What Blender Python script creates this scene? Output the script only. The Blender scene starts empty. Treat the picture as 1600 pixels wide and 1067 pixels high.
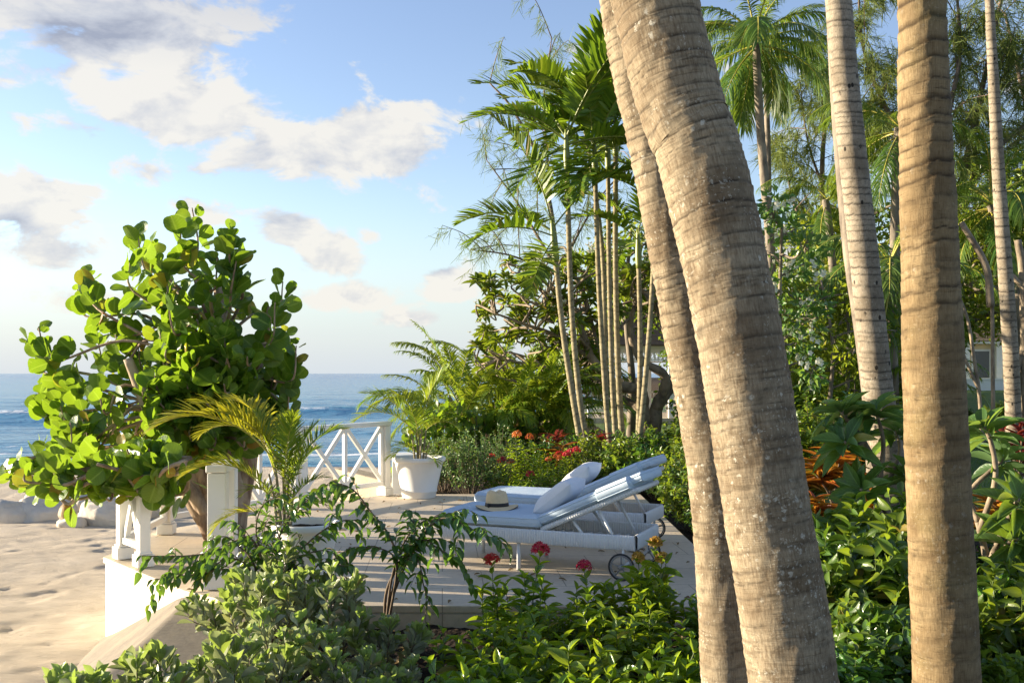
import bpy, math, random
import numpy as np
from mathutils import Vector, Matrix

C = bpy.context
SC = C.scene
COL = SC.collection
R = math.radians
PI = math.pi

# ------------------------------------------------------------------ camera
F = 1556.0                       # focal length in pixels of the 1600 px wide photograph
CAM_Z = 1.6                      # eye height above the terrace (terrace top is z = 0)
HOR = 583.0                      # row of the horizon
cam_d = bpy.data.cameras.new('camera')
cam_d.sensor_width = 36.0
cam_d.lens = 36.0 * F / 1600.0
cam_d.shift_y = (HOR - 533.5) / 1600.0
cam_d.clip_start = 0.05
cam_d.clip_end = 20000
cam = bpy.data.objects.new('camera', cam_d)
COL.objects.link(cam)
cam.location = (0, 0, CAM_Z)
cam.rotation_euler = (R(90), 0, 0)
SC.camera = cam

def at(px, py, d):
    return np.array([(px - 800) / F * d, d, CAM_Z - (py - HOR) / F * d])

# ------------------------------------------------------------------ light
SUN_EL = 9.5
SUN_BEYOND = 11.0                # degrees the sun stands beyond due left
SUN_STRENGTH = 5.0
SKY_STRENGTH = 0.09
SC.view_settings.view_transform = 'Standard'
SC.view_settings.look = 'None'
SC.view_settings.gamma = 1
SC.view_settings.exposure = 1.72
sun_dir = Vector((-math.cos(R(SUN_BEYOND)) * math.cos(R(SUN_EL)),
                  math.sin(R(SUN_BEYOND)) * math.cos(R(SUN_EL)), math.sin(R(SUN_EL))))
sun_d = bpy.data.lights.new('sun', 'SUN')
sun_d.energy = SUN_STRENGTH
sun_d.angle = R(0.55)
sun_d.color = (1.0, 0.86, 0.66)
sun = bpy.data.objects.new('sun', sun_d)
COL.objects.link(sun)
sun.rotation_euler = sun_dir.to_track_quat('Z', 'Y').to_euler()
sun.location = (-20, 10, 20)

class NT:
    """small helper for writing node trees"""
    def __init__(self, tree):
        self.t = tree
        self.n = tree.nodes
        self.l = tree.links
    def node(self, typ, **kw):
        nd = self.n.new(typ)
        for k, v in kw.items():
            setattr(nd, k, v)
        return nd
    def put(self, sock, v):
        if hasattr(v, 'is_linked') or isinstance(v, bpy.types.NodeSocket):
            self.l.new(v, sock)
        elif isinstance(v, (tuple, list)) and len(v) == 3 and sock.type == 'RGBA':
            sock.default_value = (*v, 1)
        else:
            sock.default_value = v
    def math(self, op, a, b=None, c=None, clamp=False):
        nd = self.node('ShaderNodeMath', operation=op, use_clamp=clamp)
        self.put(nd.inputs[0], a)
        if b is not None: self.put(nd.inputs[1], b)
        if c is not None: self.put(nd.inputs[2], c)
        return nd.outputs[0]
    def vmath(self, op, a, b=None):
        nd = self.node('ShaderNodeVectorMath', operation=op)
        self.put(nd.inputs[0], a)
        if b is not None: self.put(nd.inputs[1], b)
        return nd.outputs[0]
    def mix(self, f, a, b, blend='MIX'):
        nd = self.node('ShaderNodeMix', data_type='RGBA', blend_type=blend)
        self.put(nd.inputs[0], f)
        self.put(nd.inputs[6], a)
        self.put(nd.inputs[7], b)
        return nd.outputs[2]
    def ramp(self, f, stops, interp='LINEAR'):
        nd = self.node('ShaderNodeValToRGB')
        nd.color_ramp.interpolation = interp
        e = nd.color_ramp.elements
        while len(e) < len(stops): e.new(0.5)
        for el, (p, col) in zip(e, stops):
            el.position = p
            el.color = (*col, 1) if len(col) == 3 else col
        self.put(nd.inputs[0], f)
        return nd.outputs[0]
    def smooth(self, x, lo, hi, a=0.0, b=1.0):
        nd = self.node('ShaderNodeMapRange', interpolation_type='SMOOTHSTEP')
        self.put(nd.inputs[0], x)
        for i, v in zip((1, 2, 3, 4), (lo, hi, a, b)): nd.inputs[i].default_value = v
        return nd.outputs[0]
    def noise(self, vec, scale, detail=4, rough=0.5, dist=0.0, out=0):
        nd = self.node('ShaderNodeTexNoise')
        if vec is not None: self.put(nd.inputs['Vector'], vec)
        nd.inputs['Scale'].default_value = scale
        nd.inputs['Detail'].default_value = detail
        nd.inputs['Roughness'].default_value = rough
        nd.inputs['Distortion'].default_value = dist
        return nd.outputs[out]
    def voronoi(self, vec, scale, feature='F1', rnd=1.0):
        nd = self.node('ShaderNodeTexVoronoi', feature=feature)
        if vec is not None: self.put(nd.inputs['Vector'], vec)
        nd.inputs['Scale'].default_value = scale
        nd.inputs['Randomness'].default_value = rnd
        return nd
    def mapping(self, vec, scale=(1, 1, 1), rot=(0, 0, 0), loc=(0, 0, 0)):
        nd = self.node('ShaderNodeMapping')
        self.put(nd.inputs[0], vec)
        nd.inputs[1].default_value = loc
        nd.inputs[2].default_value = rot
        nd.inputs[3].default_value = scale
        return nd.outputs[0]
    def bump(self, h, strength=0.3, dist=0.02):
        nd = self.node('ShaderNodeBump')
        nd.inputs['Strength'].default_value = strength
        nd.inputs['Distance'].default_value = dist
        self.put(nd.inputs['Height'], h)
        return nd.outputs[0]

# ------------------------------------------------------------------ sky
W = bpy.data.worlds.new('World')
SC.world = W
W.use_nodes = True
w = NT(W.node_tree)
w.n.clear()
w_out = w.node('ShaderNodeOutputWorld')
w_bg = w.node('ShaderNodeBackground')
w_bg.inputs['Strength'].default_value = SKY_STRENGTH
w_sky = w.node('ShaderNodeTexSky')
w_sky.sky_type = 'NISHITA'
w_sky.sun_disc = False
w_sky.sun_elevation = R(SUN_EL)
w_sky.sun_rotation = math.atan2(sun_dir.x, sun_dir.y)
w_sky.altitude = 0
w_sky.air_density = 1.0
w_sky.dust_density = 0.35
w_sky.ozone_density = 1.8
tc = w.node('ShaderNodeTexCoord')
sep = w.node('ShaderNodeSeparateXYZ')
w.l.new(tc.outputs['Generated'], sep.inputs[0])
az = w.math('ARCTAN2', sep.outputs[0], sep.outputs[1])
el = sep.outputs[2]
CLOUDS = [  # centre, radii in the photograph's pixels about the view axis, weight
    (120, 25, 230, 56, 1.0), (0, 110, 150, 42, .7), (330, 75, 80, 26, .45),
    (280, 185, 160, 46, .95), (110, 195, 100, 26, .75), (440, 240, 150, 48, .97), (610, 220, 90, 44, .9),
    (300, 262, 110, 26, .65), (40, 330, 90, 52, .95), (90, 390, 80, 26, .7), (330, 330, 60, 26, .6),
    (450, 355, 60, 30, .75), (520, 395, 46, 34, .9), (575, 368, 26, 16, .65), (555, 466, 52, 24, .85),
    (640, 497, 60, 20, .7), (700, 440, 40, 30, .85), (930, 105, 40, 24, .45), (1240, 400, 70, 70, .8),
    (1420, 280, 60, 60, .7), (1230, 150, 90, 60, .4), (70, 470, 190, 26, .5), (430, 460, 120, 20, .35),
    (-500, 250, 300, 90, .9)]
dens = None
for (cx, cy, rx, ry, wt) in CLOUDS:
    a0 = math.atan((cx - 800) / F)
    e0 = math.sin(math.atan((HOR - cy) / F * math.cos(a0)))
    qa = w.math('MULTIPLY', w.math('SUBTRACT', az, a0), F / rx)
    qe = w.math('MULTIPLY', w.math('SUBTRACT', el, e0), F / ry)
    q = w.math('ADD', w.math('MULTIPLY', qa, qa), w.math('MULTIPLY', qe, qe))
    g = w.math('MULTIPLY', w.math('EXPONENT', w.math('MULTIPLY', q, -0.8)), wt)
    dens = g if dens is None else w.math('MAXIMUM', dens, g)
cv = w.mapping(tc.outputs['Generated'], (1, 1, 1.9))
n1 = w.noise(cv, 11.0, 10, 0.60, 0.3)
n2 = w.noise(w.mapping(tc.outputs['Generated'], (1, 1, 1.9), loc=(0.03, 0.0, -0.05)), 11.0, 6, 0.56, 0.3)
thick = w.math('ADD', w.math('MULTIPLY', dens, 0.92), w.math('MULTIPLY', w.math('SUBTRACT', n1, 0.5), 2.15))
alpha = w.smooth(thick, 0.30, 0.56)
relief = w.math('SUBTRACT', n1, n2)
lit = w.math('ADD', w.math('MULTIPLY', relief, 2.6), w.math('SUBTRACT', 0.86, w.math('MULTIPLY', w.smooth(thick, 0.55, 1.25), 0.28)), clamp=True)
grey_top = w.smooth(el, 0.25, 0.36)      # the big cloud overhead is seen from below, on its unlit side
lit = w.math('SUBTRACT', lit, w.math('MULTIPLY', grey_top, 0.38), clamp=True)
K = 1.0 / SKY_STRENGTH
c_cloud = w.ramp(lit, [(0.1, (.115 * K, .125 * K, .155 * K)), (0.5, (.19 * K, .197 * K, .215 * K)), (0.95, (.285 * K, .275 * K, .255 * K))])
hs = w.node('ShaderNodeHueSaturation')
hs.inputs['Saturation'].default_value = .96
hs.inputs['Value'].default_value = 1.08
hs.inputs['Hue'].default_value = .507
w.l.new(w_sky.outputs[0], hs.inputs['Color'])
skyc = w.mix(1.0, hs.outputs[0], (1.0, .945, 1.0), 'MULTIPLY')
veil = w.smooth(el, 0.18, -0.01)           # thin bright cloud veil over the horizon
skyc = w.mix(w.math('MULTIPLY', veil, 0.92), skyc, (.20 * K, .228 * K, .258 * K))
final = w.mix(w.math('MULTIPLY', alpha, 0.93), skyc, c_cloud)
w.l.new(final, w_bg.inputs['Color'])
w.l.new(w_bg.outputs[0], w_out.inputs[0])

# ------------------------------------------------------------------ mesh helpers
def nrm(v):
    v = np.asarray(v, float)
    return v / np.maximum(np.linalg.norm(v, axis=-1, keepdims=True), 1e-9)

class MB:
    """collects geometry; build() links it as ONE mesh object"""
    def __init__(self):
        self.v, self.f, self.uv, self.at, self.n = [], [], [], [], 0
    def add(self, v, f, mi=0, uv=None, attr=None):
        v = np.asarray(v, float).reshape(-1, 3)
        f = np.asarray(f, int)
        self.v.append(v)
        self.uv.append(np.zeros((len(v), 2)) if uv is None else np.asarray(uv, float))
        self.at.append(np.zeros(len(v)) if attr is None else np.asarray(attr, float))
        self.f.append((f + self.n, mi))
        self.n += len(v)
    def box(self, c, s, rot=None, mi=0):
        x, y, z = np.asarray(s, float) / 2
        v = np.array([[-x, -y, -z], [x, -y, -z], [x, y, -z], [-x, y, -z], [-x, -y, z], [x, -y, z], [x, y, z], [-x, y, z]])
        if rot is not None: v = v @ np.asarray(rot, float).T
        self.add(v + np.asarray(c, float), [[0, 3, 2, 1], [4, 5, 6, 7], [0, 1, 5, 4], [1, 2, 6, 5], [2, 3, 7, 6], [3, 0, 4, 7]], mi)
    def bar(self, a, b, wdt, hgt, up=(0, 0, 1), mi=0):
        a, b = np.asarray(a, float), np.asarray(b, float)
        d = nrm(b - a)
        s = np.cross(d, up)
        if np.linalg.norm(s) < 1e-4: s = np.array([1., 0, 0])
        s = nrm(s)
        u = np.cross(s, d)
        self.box((a + b) / 2, (np.linalg.norm(b - a), wdt, hgt), np.stack([d, s, u], 1), mi)
    def tube(self, pts, rad, n=8, mi=0, cap=True, attr=None):
        pts = np.asarray(pts, float)
        k = len(pts)
        rad = np.broadcast_to(np.asarray(rad, float), (k,)) if np.ndim(rad) < 2 else rad
        t = np.gradient(pts, axis=0)
        t = nrm(t)
        ref = np.array([0, 0, 1.]) if abs(t[0][2]) < .9 else np.array([1., 0, 0])
        u = nrm(np.cross(t[0], ref))
        us = [u]
        for i in range(1, k):
            u = us[-1] - t[i] * np.dot(us[-1], t[i])
            us.append(nrm(u))
        us = np.array(us)
        vs = np.cross(t, us)
        a = np.linspace(0, 2 * PI, n, endpoint=False)
        ring = us[:, None, :] * np.cos(a)[None, :, None] + vs[:, None, :] * np.sin(a)[None, :, None]
        rr = rad[:, None, None] if np.ndim(rad) == 1 else rad[:, :, None]
        V = (pts[:, None, :] + ring * rr).reshape(-1, 3)
        ln = np.concatenate([[0], np.cumsum(np.linalg.norm(np.diff(pts, axis=0), axis=1))])
        uv = np.stack([np.tile(a / (2 * PI), k), np.repeat(ln, n)], 1)
        i = np.arange(k - 1)[:, None] * n
        j = np.arange(n)[None, :]
        jn = (j + 1) % n
        q = np.stack([i + j, i + jn, i + n + jn, i + n + j], -1).reshape(-1, 4)
        at_ = None if attr is None else np.repeat(np.asarray(attr, float), n) if np.ndim(attr) == 1 else np.asarray(attr, float).reshape(-1)
        base = self.n
        self.add(V, q, mi, uv, at_)
        if cap:
            self.f.append((np.array([list(range(base, base + n))[::-1]]), mi))
            self.f.append((np.array([list(range(base + (k - 1) * n, base + k * n))]), mi))
    def lathe(self, prof, n=32, mi=0, c=(0, 0, 0), sx=1, sy=1, wob=None):
        prof = np.asarray(prof, float)
        a = np.linspace(0, 2 * PI, n, endpoint=False)
        V = np.stack([prof[:, 0:1] * np.cos(a) * sx, prof[:, 0:1] * np.sin(a) * sy, np.repeat(prof[:, 1:2], n, 1)], -1)
        if wob is not None: V = wob(V, a)
        k = len(prof)
        i = np.arange(k - 1)[:, None] * n
        j = np.arange(n)[None, :]
        jn = (j + 1) % n
        q = np.stack([i + j, i + jn, i + n + jn, i + n + j], -1).reshape(-1, 4)
        self.add(V.reshape(-1, 3) + np.asarray(c, float), q, mi)
    def grid(self, V, mi=0):
        h, w_ = V.shape[:2]
        i = np.arange(h - 1)[:, None] * w_
        j = np.arange(w_ - 1)[None, :]
        q = np.stack([i + j, i + j + 1, i + w_ + j + 1, i + w_ + j], -1).reshape(-1, 4)
        self.add(V.reshape(-1, 3), q, mi)
    def leaves(self, tpl, pos, d, up, ln, wd, mi=0):
        """scatter a leaf template: pos, d (along), up (about the blade normal) arrays"""
        tv, tf, tuv = tpl
        pos = np.asarray(pos, float)
        m = len(pos)
        if m == 0: return
        d = nrm(d)
        s = np.cross(d, up)
        bad = np.linalg.norm(s, axis=1) < 1e-3
        s[bad] = np.cross(d[bad], np.array([.3, .8, .1]))
        s = nrm(s)
        nn = np.cross(s, d)
        ln = np.broadcast_to(np.asarray(ln, float), (m,))
        wd = np.broadcast_to(np.asarray(wd, float), (m,))
        V = (pos[:, None] + s[:, None] * (tv[None, :, 0:1] * wd[:, None, None])
             + d[:, None] * (tv[None, :, 1:2] * ln[:, None, None]) + nn[:, None] * (tv[None, :, 2:3] * ln[:, None, None]))
        k = len(tv)
        Fc = (tf[None] + (np.arange(m) * k)[:, None, None]).reshape(-1, tf.shape[1])
        self.add(V.reshape(-1, 3), Fc, mi, np.tile(tuv, (m, 1)))
    def build(self, name, mats, parent=None, smooth=True, attr=None, bevel=0, seg=2):
        me = bpy.data.meshes.new(name)
        V = np.concatenate(self.v)
        tot, starts, idx, mis, k = [], [], [], [], 0
        for f, mi in self.f:
            m, c = f.shape
            starts.append(k + np.arange(m) * c)
            tot.append(np.full(m, c))
            idx.append(f.reshape(-1))
            mis.append(np.full(m, mi))
            k += m * c
        starts, tot, idx, mis = map(np.concatenate, (starts, tot, idx, mis))
        me.vertices.add(len(V))
        me.vertices.foreach_set('co', V.astype(np.float32).ravel())
        me.loops.add(len(idx))
        me.loops.foreach_set('vertex_index', idx.astype(np.int32))
        me.polygons.add(len(starts))
        me.polygons.foreach_set('loop_start', starts.astype(np.int32))
        me.polygons.foreach_set('loop_total', tot.astype(np.int32))
        me.polygons.foreach_set('material_index', mis.astype(np.int32))
        me.polygons.foreach_set('use_smooth', np.full(len(starts), bool(smooth)))
        uv = me.uv_layers.new(name='UVMap')
        uv.data.foreach_set('uv', np.concatenate(self.uv)[idx].astype(np.float32).ravel())
        if attr:
            al = me.attributes.new(attr, 'FLOAT', 'POINT')
            al.data.foreach_set('value', np.concatenate(self.at).astype(np.float32))
        me.update(calc_edges=True)
        me.validate()
        for m in (mats if isinstance(mats, (list, tuple)) else [mats]):
            me.materials.append(m)
        o = bpy.data.objects.new(name, me)
        COL.objects.link(o)
        if parent is not None: o.parent = parent
        if bevel:
            b = o.modifiers.new('bevel', 'BEVEL')
            b.width = bevel
            b.segments = seg
            b.limit_method = 'ANGLE'
        return o

def cr(pts, n=6):
    """Catmull-Rom through points"""
    P = np.asarray(pts, float)
    P = np.concatenate([[2 * P[0] - P[1]], P, [2 * P[-1] - P[-2]]])
    out = []
    t = np.linspace(0, 1, n, endpoint=False)[:, None]
    for i in range(1, len(P) - 2):
        a, b, c, d = P[i - 1], P[i], P[i + 1], P[i + 2]
        out.append(.5 * ((2 * b) + (-a + c) * t + (2 * a - 5 * b + 4 * c - d) * t ** 2 + (-a + 3 * b - 3 * c + d) * t ** 3))
    return np.concatenate(out + [P[-2:-1]])

def sample(path, s):
    """points and tangents at fractions s of a polyline"""
    seg = np.linalg.norm(np.diff(path, axis=0), axis=1)
    L = np.concatenate([[0], np.cumsum(seg)])
    x = np.asarray(s) * L[-1]
    p = np.stack([np.interp(x, L, path[:, k]) for k in range(3)], -1)
    e = np.maximum(L[-1] * .01, 1e-4)
    q = np.stack([np.interp(np.minimum(x + e, L[-1]), L, path[:, k]) for k in range(3)], -1)
    r = np.stack([np.interp(np.maximum(x - e, 0), L, path[:, k]) for k in range(3)], -1)
    return p, nrm(q - r)

def leaf_tpl(wf, nl=5, nc=2, fold=.18, curl=.15, wave=0.0, cosy=False):
    ys = np.linspace(0, 1, nl + 1)
    if cosy: ys = .5 - .5 * np.cos(PI * ys)
    cs = np.linspace(-1, 1, nc + 1)
    v, uv = [], []
    for y in ys:
        for c in cs:
            hw = .5 * max(wf(y), .012)
            v.append((c * hw, y, -curl * y * y + fold * abs(c) * hw + wave * math.sin(y * 9 + c * 2) * abs(c)))
            uv.append((c * .5 + .5, y))
    f = [[i * (nc + 1) + j, i * (nc + 1) + j + 1, (i + 1) * (nc + 1) + j + 1, (i + 1) * (nc + 1) + j] for i in range(nl) for j in range(nc)]
    return np.array(v), np.array(f), np.array(uv)

T_ELL = leaf_tpl(lambda y: math.sin(PI * y ** .9) ** .8 if 0 < y < 1 else 0, 5, 2, .35, .22)
T_ELL_S = leaf_tpl(lambda y: math.sin(PI * y ** .9) ** .8 if 0 < y < 1 else 0, 3, 2, .3, .25)
T_OBO = leaf_tpl(lambda y: (math.sin(PI * y ** 1.9)) ** .75 if 0 < y < 1 else .06, 6, 2, .32, .06)
T_ROUND = leaf_tpl(lambda y: math.sqrt(max(0, 1 - (2 * y - 1) ** 2)) * (1.0) if y > .02 else .40, 9, 4, .10, .10, .02, True)
T_ROUND2 = leaf_tpl(lambda y: math.sqrt(max(0, 1 - (2 * y - 1) ** 2)) * (1.0) if y > .02 else .40, 9, 4, .28, -.12, .03, True)
T_STRAP = leaf_tpl(lambda y: (1 - y) ** .6 * min(1, y * 6 + .3), 6, 2, .3, .55)
T_STRAP_S = leaf_tpl(lambda y: (1 - y) ** .6 * min(1, y * 6 + .3), 5, 2, .35, .12)
T_DROP = leaf_tpl(lambda y: math.sin(PI * y ** .75) ** .85 if 0 < y < 1 else 0, 5, 2, .3, .30)
T_NEEDLE = leaf_tpl(lambda y: 1 - .6 * y, 2, 1, 0, .25)
T_PETAL = leaf_tpl(lambda y: math.sin(PI * y ** 1.2) ** .7 if 0 < y < 1 else .1, 2, 1, 0, -.2)
T_CARD = leaf_tpl(lambda y: math.sin(PI * y) ** .6 if 0 < y < 1 else 0, 2, 2, .4, .2)

# ------------------------------------------------------------------ object helpers
def tag(o, label=None, cat=None, group=None, kind=None):
    if label: o['label'] = label
    if cat: o['category'] = cat
    if group: o['group'] = group
    if kind: o['kind'] = kind
    return o
def thing(name, label, cat, loc=(0, 0, 0), rz=0, group=None):
    o = bpy.data.objects.new(name, None)
    COL.objects.link(o)
    o.empty_display_size = .1
    o.location = [float(q) for q in loc]
    o.rotation_euler = (0, 0, rz)
    return tag(o, label, cat, group)
def dup(root, loc, rz=0, sc=1.0, label=None, group=None):
    """a copy of a thing with copies of its parts and sub-parts"""
    def cp(o, par):
        c = o.copy()
        COL.objects.link(c)
        if par is not None: c.parent = par
        for ch in list(o.children): cp(ch, c)
        return c
    r = cp(root, None)
    return put(r, loc, rz, sc, label, group)
def put(r, loc, rz=0, sc=1.0, label=None, group=None):
    r.location = [float(q) for q in loc]
    r.rotation_euler = (0, 0, rz)
    r.scale = (sc, sc, sc) if np.ndim(sc) == 0 else sc
    if label: r['label'] = label
    if group: r['group'] = group
    r['used'] = 1
    return r
class Kind:
    """a few built variants of one kind; each call places one (the first use moves the built one itself)"""
    def __init__(self, makers):
        self.m, self.p = makers, [None] * len(makers)
    def __call__(self, i, loc, rz, sc, label, group=None):
        i %= len(self.m)
        if self.p[i] is None:
            self.p[i] = self.m[i]()
            r = put(self.p[i], loc, rz, sc, label, group)
        else:
            r = dup(self.p[i], loc, rz, sc, label, group)
        if 'used' in r: del r['used']
        if group is None and 'group' in r: del r['group']
        return r

# ------------------------------------------------------------------ materials
def new_mat(name):
    m = bpy.data.materials.new(name)
    m.use_nodes = True
    t = NT(m.node_tree)
    b = t.n['Principled BSDF']
    return m, t, b

def leaf_mat(name, cols, rough=.42, trans=.35, tcol=None, spec=.4, rib=.25, under=None, odd=None):
    m, t, b = new_mat(name)
    g = t.node('ShaderNodeNewGeometry')
    n = len(cols)
    stops = [(i / max(1, n - 1) * (.94 if odd else 1), c) for i, c in enumerate(cols)]
    if odd: stops += [(.955, odd), (1.0, tuple(q * .6 for q in odd))]
    base = t.ramp(g.outputs['Random Per Island'], stops)
    oi = t.node('ShaderNodeObjectInfo')
    hv = t.node('ShaderNodeHueSaturation')
    t.put(hv.inputs['Hue'], t.math('ADD', .485, t.math('MULTIPLY', oi.outputs['Random'], .03)))
    t.put(hv.inputs['Value'], t.math('ADD', .85, t.math('MULTIPLY', oi.outputs['Random'], .3)))
    t.put(hv.inputs['Color'], base)
    col = hv.outputs[0]
    geo_n = t.noise(g.outputs['Position'], 25, 3, .6)
    col = t.mix(t.smooth(geo_n, .35, .75, 0, .35), col, t.mix(1.0, col, (.55, .62, .4), 'MULTIPLY'))
    uvn = t.node('ShaderNodeUVMap')
    sx = t.node('ShaderNodeSeparateXYZ')
    t.l.new(uvn.outputs[0], sx.inputs[0])
    c_ = t.math('ABSOLUTE', t.math('SUBTRACT', sx.outputs[0], .5))
    mid = t.smooth(c_, .07, .015)
    vein = t.math('MULTIPLY', t.smooth(t.math('SINE', t.math('MULTIPLY', t.math('SUBTRACT', sx.outputs[1], t.math('MULTIPLY', c_, .55)), 44)), .86, 1.0), .45)
    rb = t.math('MULTIPLY', t.math('MAXIMUM', mid, vein), rib)
    light = tuple(min(1, q * 1.9 + .04) for q in cols[-1])
    col = t.mix(rb, col, light)
    if under is not None:
        col = t.mix(t.math('MULTIPLY', g.outputs['Backfacing'], .8), col, under)
    t.put(b.inputs['Base Color'], col)
    b.inputs['Roughness'].default_value = rough
    b.inputs['Specular IOR Level'].default_value = spec
    t.put(b.inputs['Normal'], t.bump(t.math('ADD', geo_n, t.math('MULTIPLY', rb, -1.2)), .25, .008))
    tr = t.node('ShaderNodeBsdfTranslucent')
    if tcol is None:
        mc = cols[len(cols) // 2]
        tcol = (min(1, mc[0] * 2.1 + .02), min(1, mc[1] * 1.9 + .03), mc[2] * .9)
    t.put(tr.inputs[0], t.mix(.55, col, tcol))
    mx = t.node('ShaderNodeMixShader')
    mx.inputs[0].default_value = trans
    t.l.new(b.outputs[0], mx.inputs[1])
    t.l.new(tr.outputs[0], mx.inputs[2])
    t.l.new(mx.outputs[0], t.n['Material Output'].inputs[0])
    return m

def bark_mat(name, c1, c2, scale=14, stretch=.35, bump=.5, rough=.85):
    m, t, b = new_mat(name)
    tc_ = t.node('ShaderNodeTexCoord')
    v = t.mapping(tc_.outputs['Object'], (1, 1, stretch))
    n_ = t.noise(v, scale, 6, .62, .4)
    n3 = t.noise(tc_.outputs['Object'], 2.3, 3, .5)
    col = t.mix(t.smooth(n_, .3, .7), c1, c2)
    col = t.mix(t.smooth(n3, .45, .7, 0, .5), col, tuple(q * 1.5 for q in c2))
    t.put(b.inputs['Base Color'], col)
    b.inputs['Roughness'].default_value = rough
    t.put(b.inputs['Normal'], t.bump(n_, bump, .02))
    return m

def plain_mat(name, col, rough=.5, noise_amt=.12, scale=18, bump=.1, spec=.5, dist=.004, coat=0):
    m, t, b = new_mat(name)
    tc_ = t.node('ShaderNodeTexCoord')
    n_ = t.noise(tc_.outputs['Object'], scale, 5, .6)
    n2_ = t.noise(tc_.outputs['Object'], scale * .13, 3, .5)
    k = t.math('ADD', 1 - noise_amt, t.math('MULTIPLY', t.math('ADD', n_, n2_), noise_amt))
    mm = t.node('ShaderNodeVectorMath', operation='SCALE')
    mm.inputs[0].default_value = col
    t.put(mm.inputs['Scale'], k)
    t.put(b.inputs['Base Color'], mm.outputs[0])
    b.inputs['Roughness'].default_value = rough
    b.inputs['Specular IOR Level'].default_value = spec
    t.put(b.inputs['Normal'], t.bump(n_, bump, dist))
    return m

def trunk_mat(name, pale, brown, dark, lichen=.5, green=0.0, holes=0.0):
    """ringed palm bark: attribute 'ring' marks the leaf-scar grooves of the modelled rings"""
    m, t, b = new_mat(name)
    a = t.node('ShaderNodeAttribute', attribute_name='ring')
    uvn = t.node('ShaderNodeUVMap')
    tc_ = t.node('ShaderNodeTexCoord')
    O = tc_.outputs['Object']
    fib = t.noise(t.mapping(uvn.outputs[0], (60, 9, 1)), 2.2, 6, .7, .2)
    crk = t.noise(t.mapping(uvn.outputs[0], (3.2, 46, 1)), 2.0, 7, .70, .6)
    big = t.noise(O, 3.2, 4, .6)
    mid = t.noise(O, 14, 5, .65)
    col = t.mix(t.smooth(t.math('ADD', t.math('MULTIPLY', fib, .55), t.math('MULTIPLY', mid, .45)), .30, .62), brown, pale)
    col = t.mix(t.smooth(big, .40, .66, 0, .6), col, brown)
    col = t.mix(t.smooth(mid, .52, .75, 0, .6), col, dark)
    col = t.mix(t.smooth(crk, .56, .68, 0, .6), col, dark)
    col = t.mix(t.math('MULTIPLY', a.outputs['Fac'], t.smooth(mid, .2, .5, .75, 1.0)), col, dark)
    if green: col = t.mix(t.smooth(t.noise(O, 5, 3, .5), .5, .7, 0, green), col, (.17, .15, .05))
    Od = t.vmath('ADD', O, t.vmath('MULTIPLY', t.noise(O, 30, 4, .7, 0, 1), (.045, .045, .045)))
    vor = t.voronoi(t.mapping(Od, (1, 1, .8)), 28)
    msk = t.math('MULTIPLY', t.smooth(t.math('ADD', vor.outputs['Distance'], t.math('MULTIPLY', mid, .35)), .44, .36), t.smooth(t.noise(O, 4.5, 3, .6), .50, .62))
    vor2 = t.voronoi(Od, 64)
    msk2 = t.math('MULTIPLY', t.smooth(t.math('ADD', vor2.outputs['Distance'], t.math('MULTIPLY', mid, .3)), .42, .36), t.smooth(t.noise(O, 5, 4, .65), .47, .60))
    lm = t.math('MULTIPLY', t.math('MAXIMUM', t.math('MULTIPLY', msk, t.smooth(t.noise(O, 60, 3, .7), .35, .6)), t.math('MULTIPLY', msk2, .55)), lichen)
    col = t.mix(lm, col, (.56, .53, .43))
    if holes:
        hv = t.voronoi(t.mapping(O, (1, 1, .62)), 11)
        hm = t.math('MULTIPLY', t.smooth(hv.outputs['Distance'], .17, .13), t.smooth(t.noise(O, 3.5, 3, .6), .44, .52))
        col = t.mix(t.math('MULTIPLY', hm, holes), col, (.01, .008, .006))
    t.put(b.inputs['Base Color'], col)
    b.inputs['Roughness'].default_value = .88
    b.inputs['Specular IOR Level'].default_value = .2
    h = t.math('ADD', t.math('MULTIPLY', fib, .22), t.math('ADD', t.math('MULTIPLY', crk, -.45), t.math('MULTIPLY', mid, .5)))
    t.put(b.inputs['Normal'], t.bump(h, .7, .012))
    return m

M = {}
M['grape'] = leaf_mat('sea_grape_leaf', [(.038, .092, .014), (.062, .135, .016), (.095, .175, .018), (.155, .22, .022)], .36, .46, (.34, .50, .015), .45, .5, odd=(.38, .22, .03))
M['grape_dry'] = leaf_mat('sea_grape_leaf_yellow', [(.30, .16, .03), (.42, .30, .05), (.20, .08, .03)], .5, .35, (.6, .35, .03))
M['palm'] = leaf_mat('palm_leaflet', [(.06, .12, .014), (.10, .18, .018), (.19, .26, .022)], .4, .42, (.34, .50, .02), .4, .2, odd=(.26, .20, .05))
M['areca'] = leaf_mat('areca_leaflet', [(.09, .18, .014), (.15, .25, .016), (.24, .29, .02)], .42, .4, (.42, .48, .02), .4, .2)
M['areca_y'] = leaf_mat('areca_leaflet_yellow', [(.17, .22, .014), (.26, .28, .018), (.36, .32, .02)], .42, .42, (.62, .56, .02), .4, .2)
M['coco'] = leaf_mat('coconut_leaflet', [(.04, .095, .016), (.07, .14, .02), (.14, .19, .03)], .42, .4, (.34, .46, .03), .4, .2)
M['silver'] = leaf_mat('silver_leaf', [(.21, .225, .15), (.28, .295, .20), (.36, .37, .265), (.22, .28, .11)], .34, .30, (.40, .48, .12), .35, .3, odd=(.34, .27, .13))
M['silver_new'] = leaf_mat('silver_new_leaf', [(.15, .23, .06), (.20, .29, .07), (.27, .34, .13)], .40, .38, (.48, .62, .07), .35, .3)
M['ixora'] = leaf_mat('ixora_leaf', [(.065, .145, .016), (.10, .20, .018), (.16, .28, .02), (.32, .42, .025)], .25, .46, (.50, .62, .015), .55, .35, odd=(.36, .30, .03))
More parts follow.
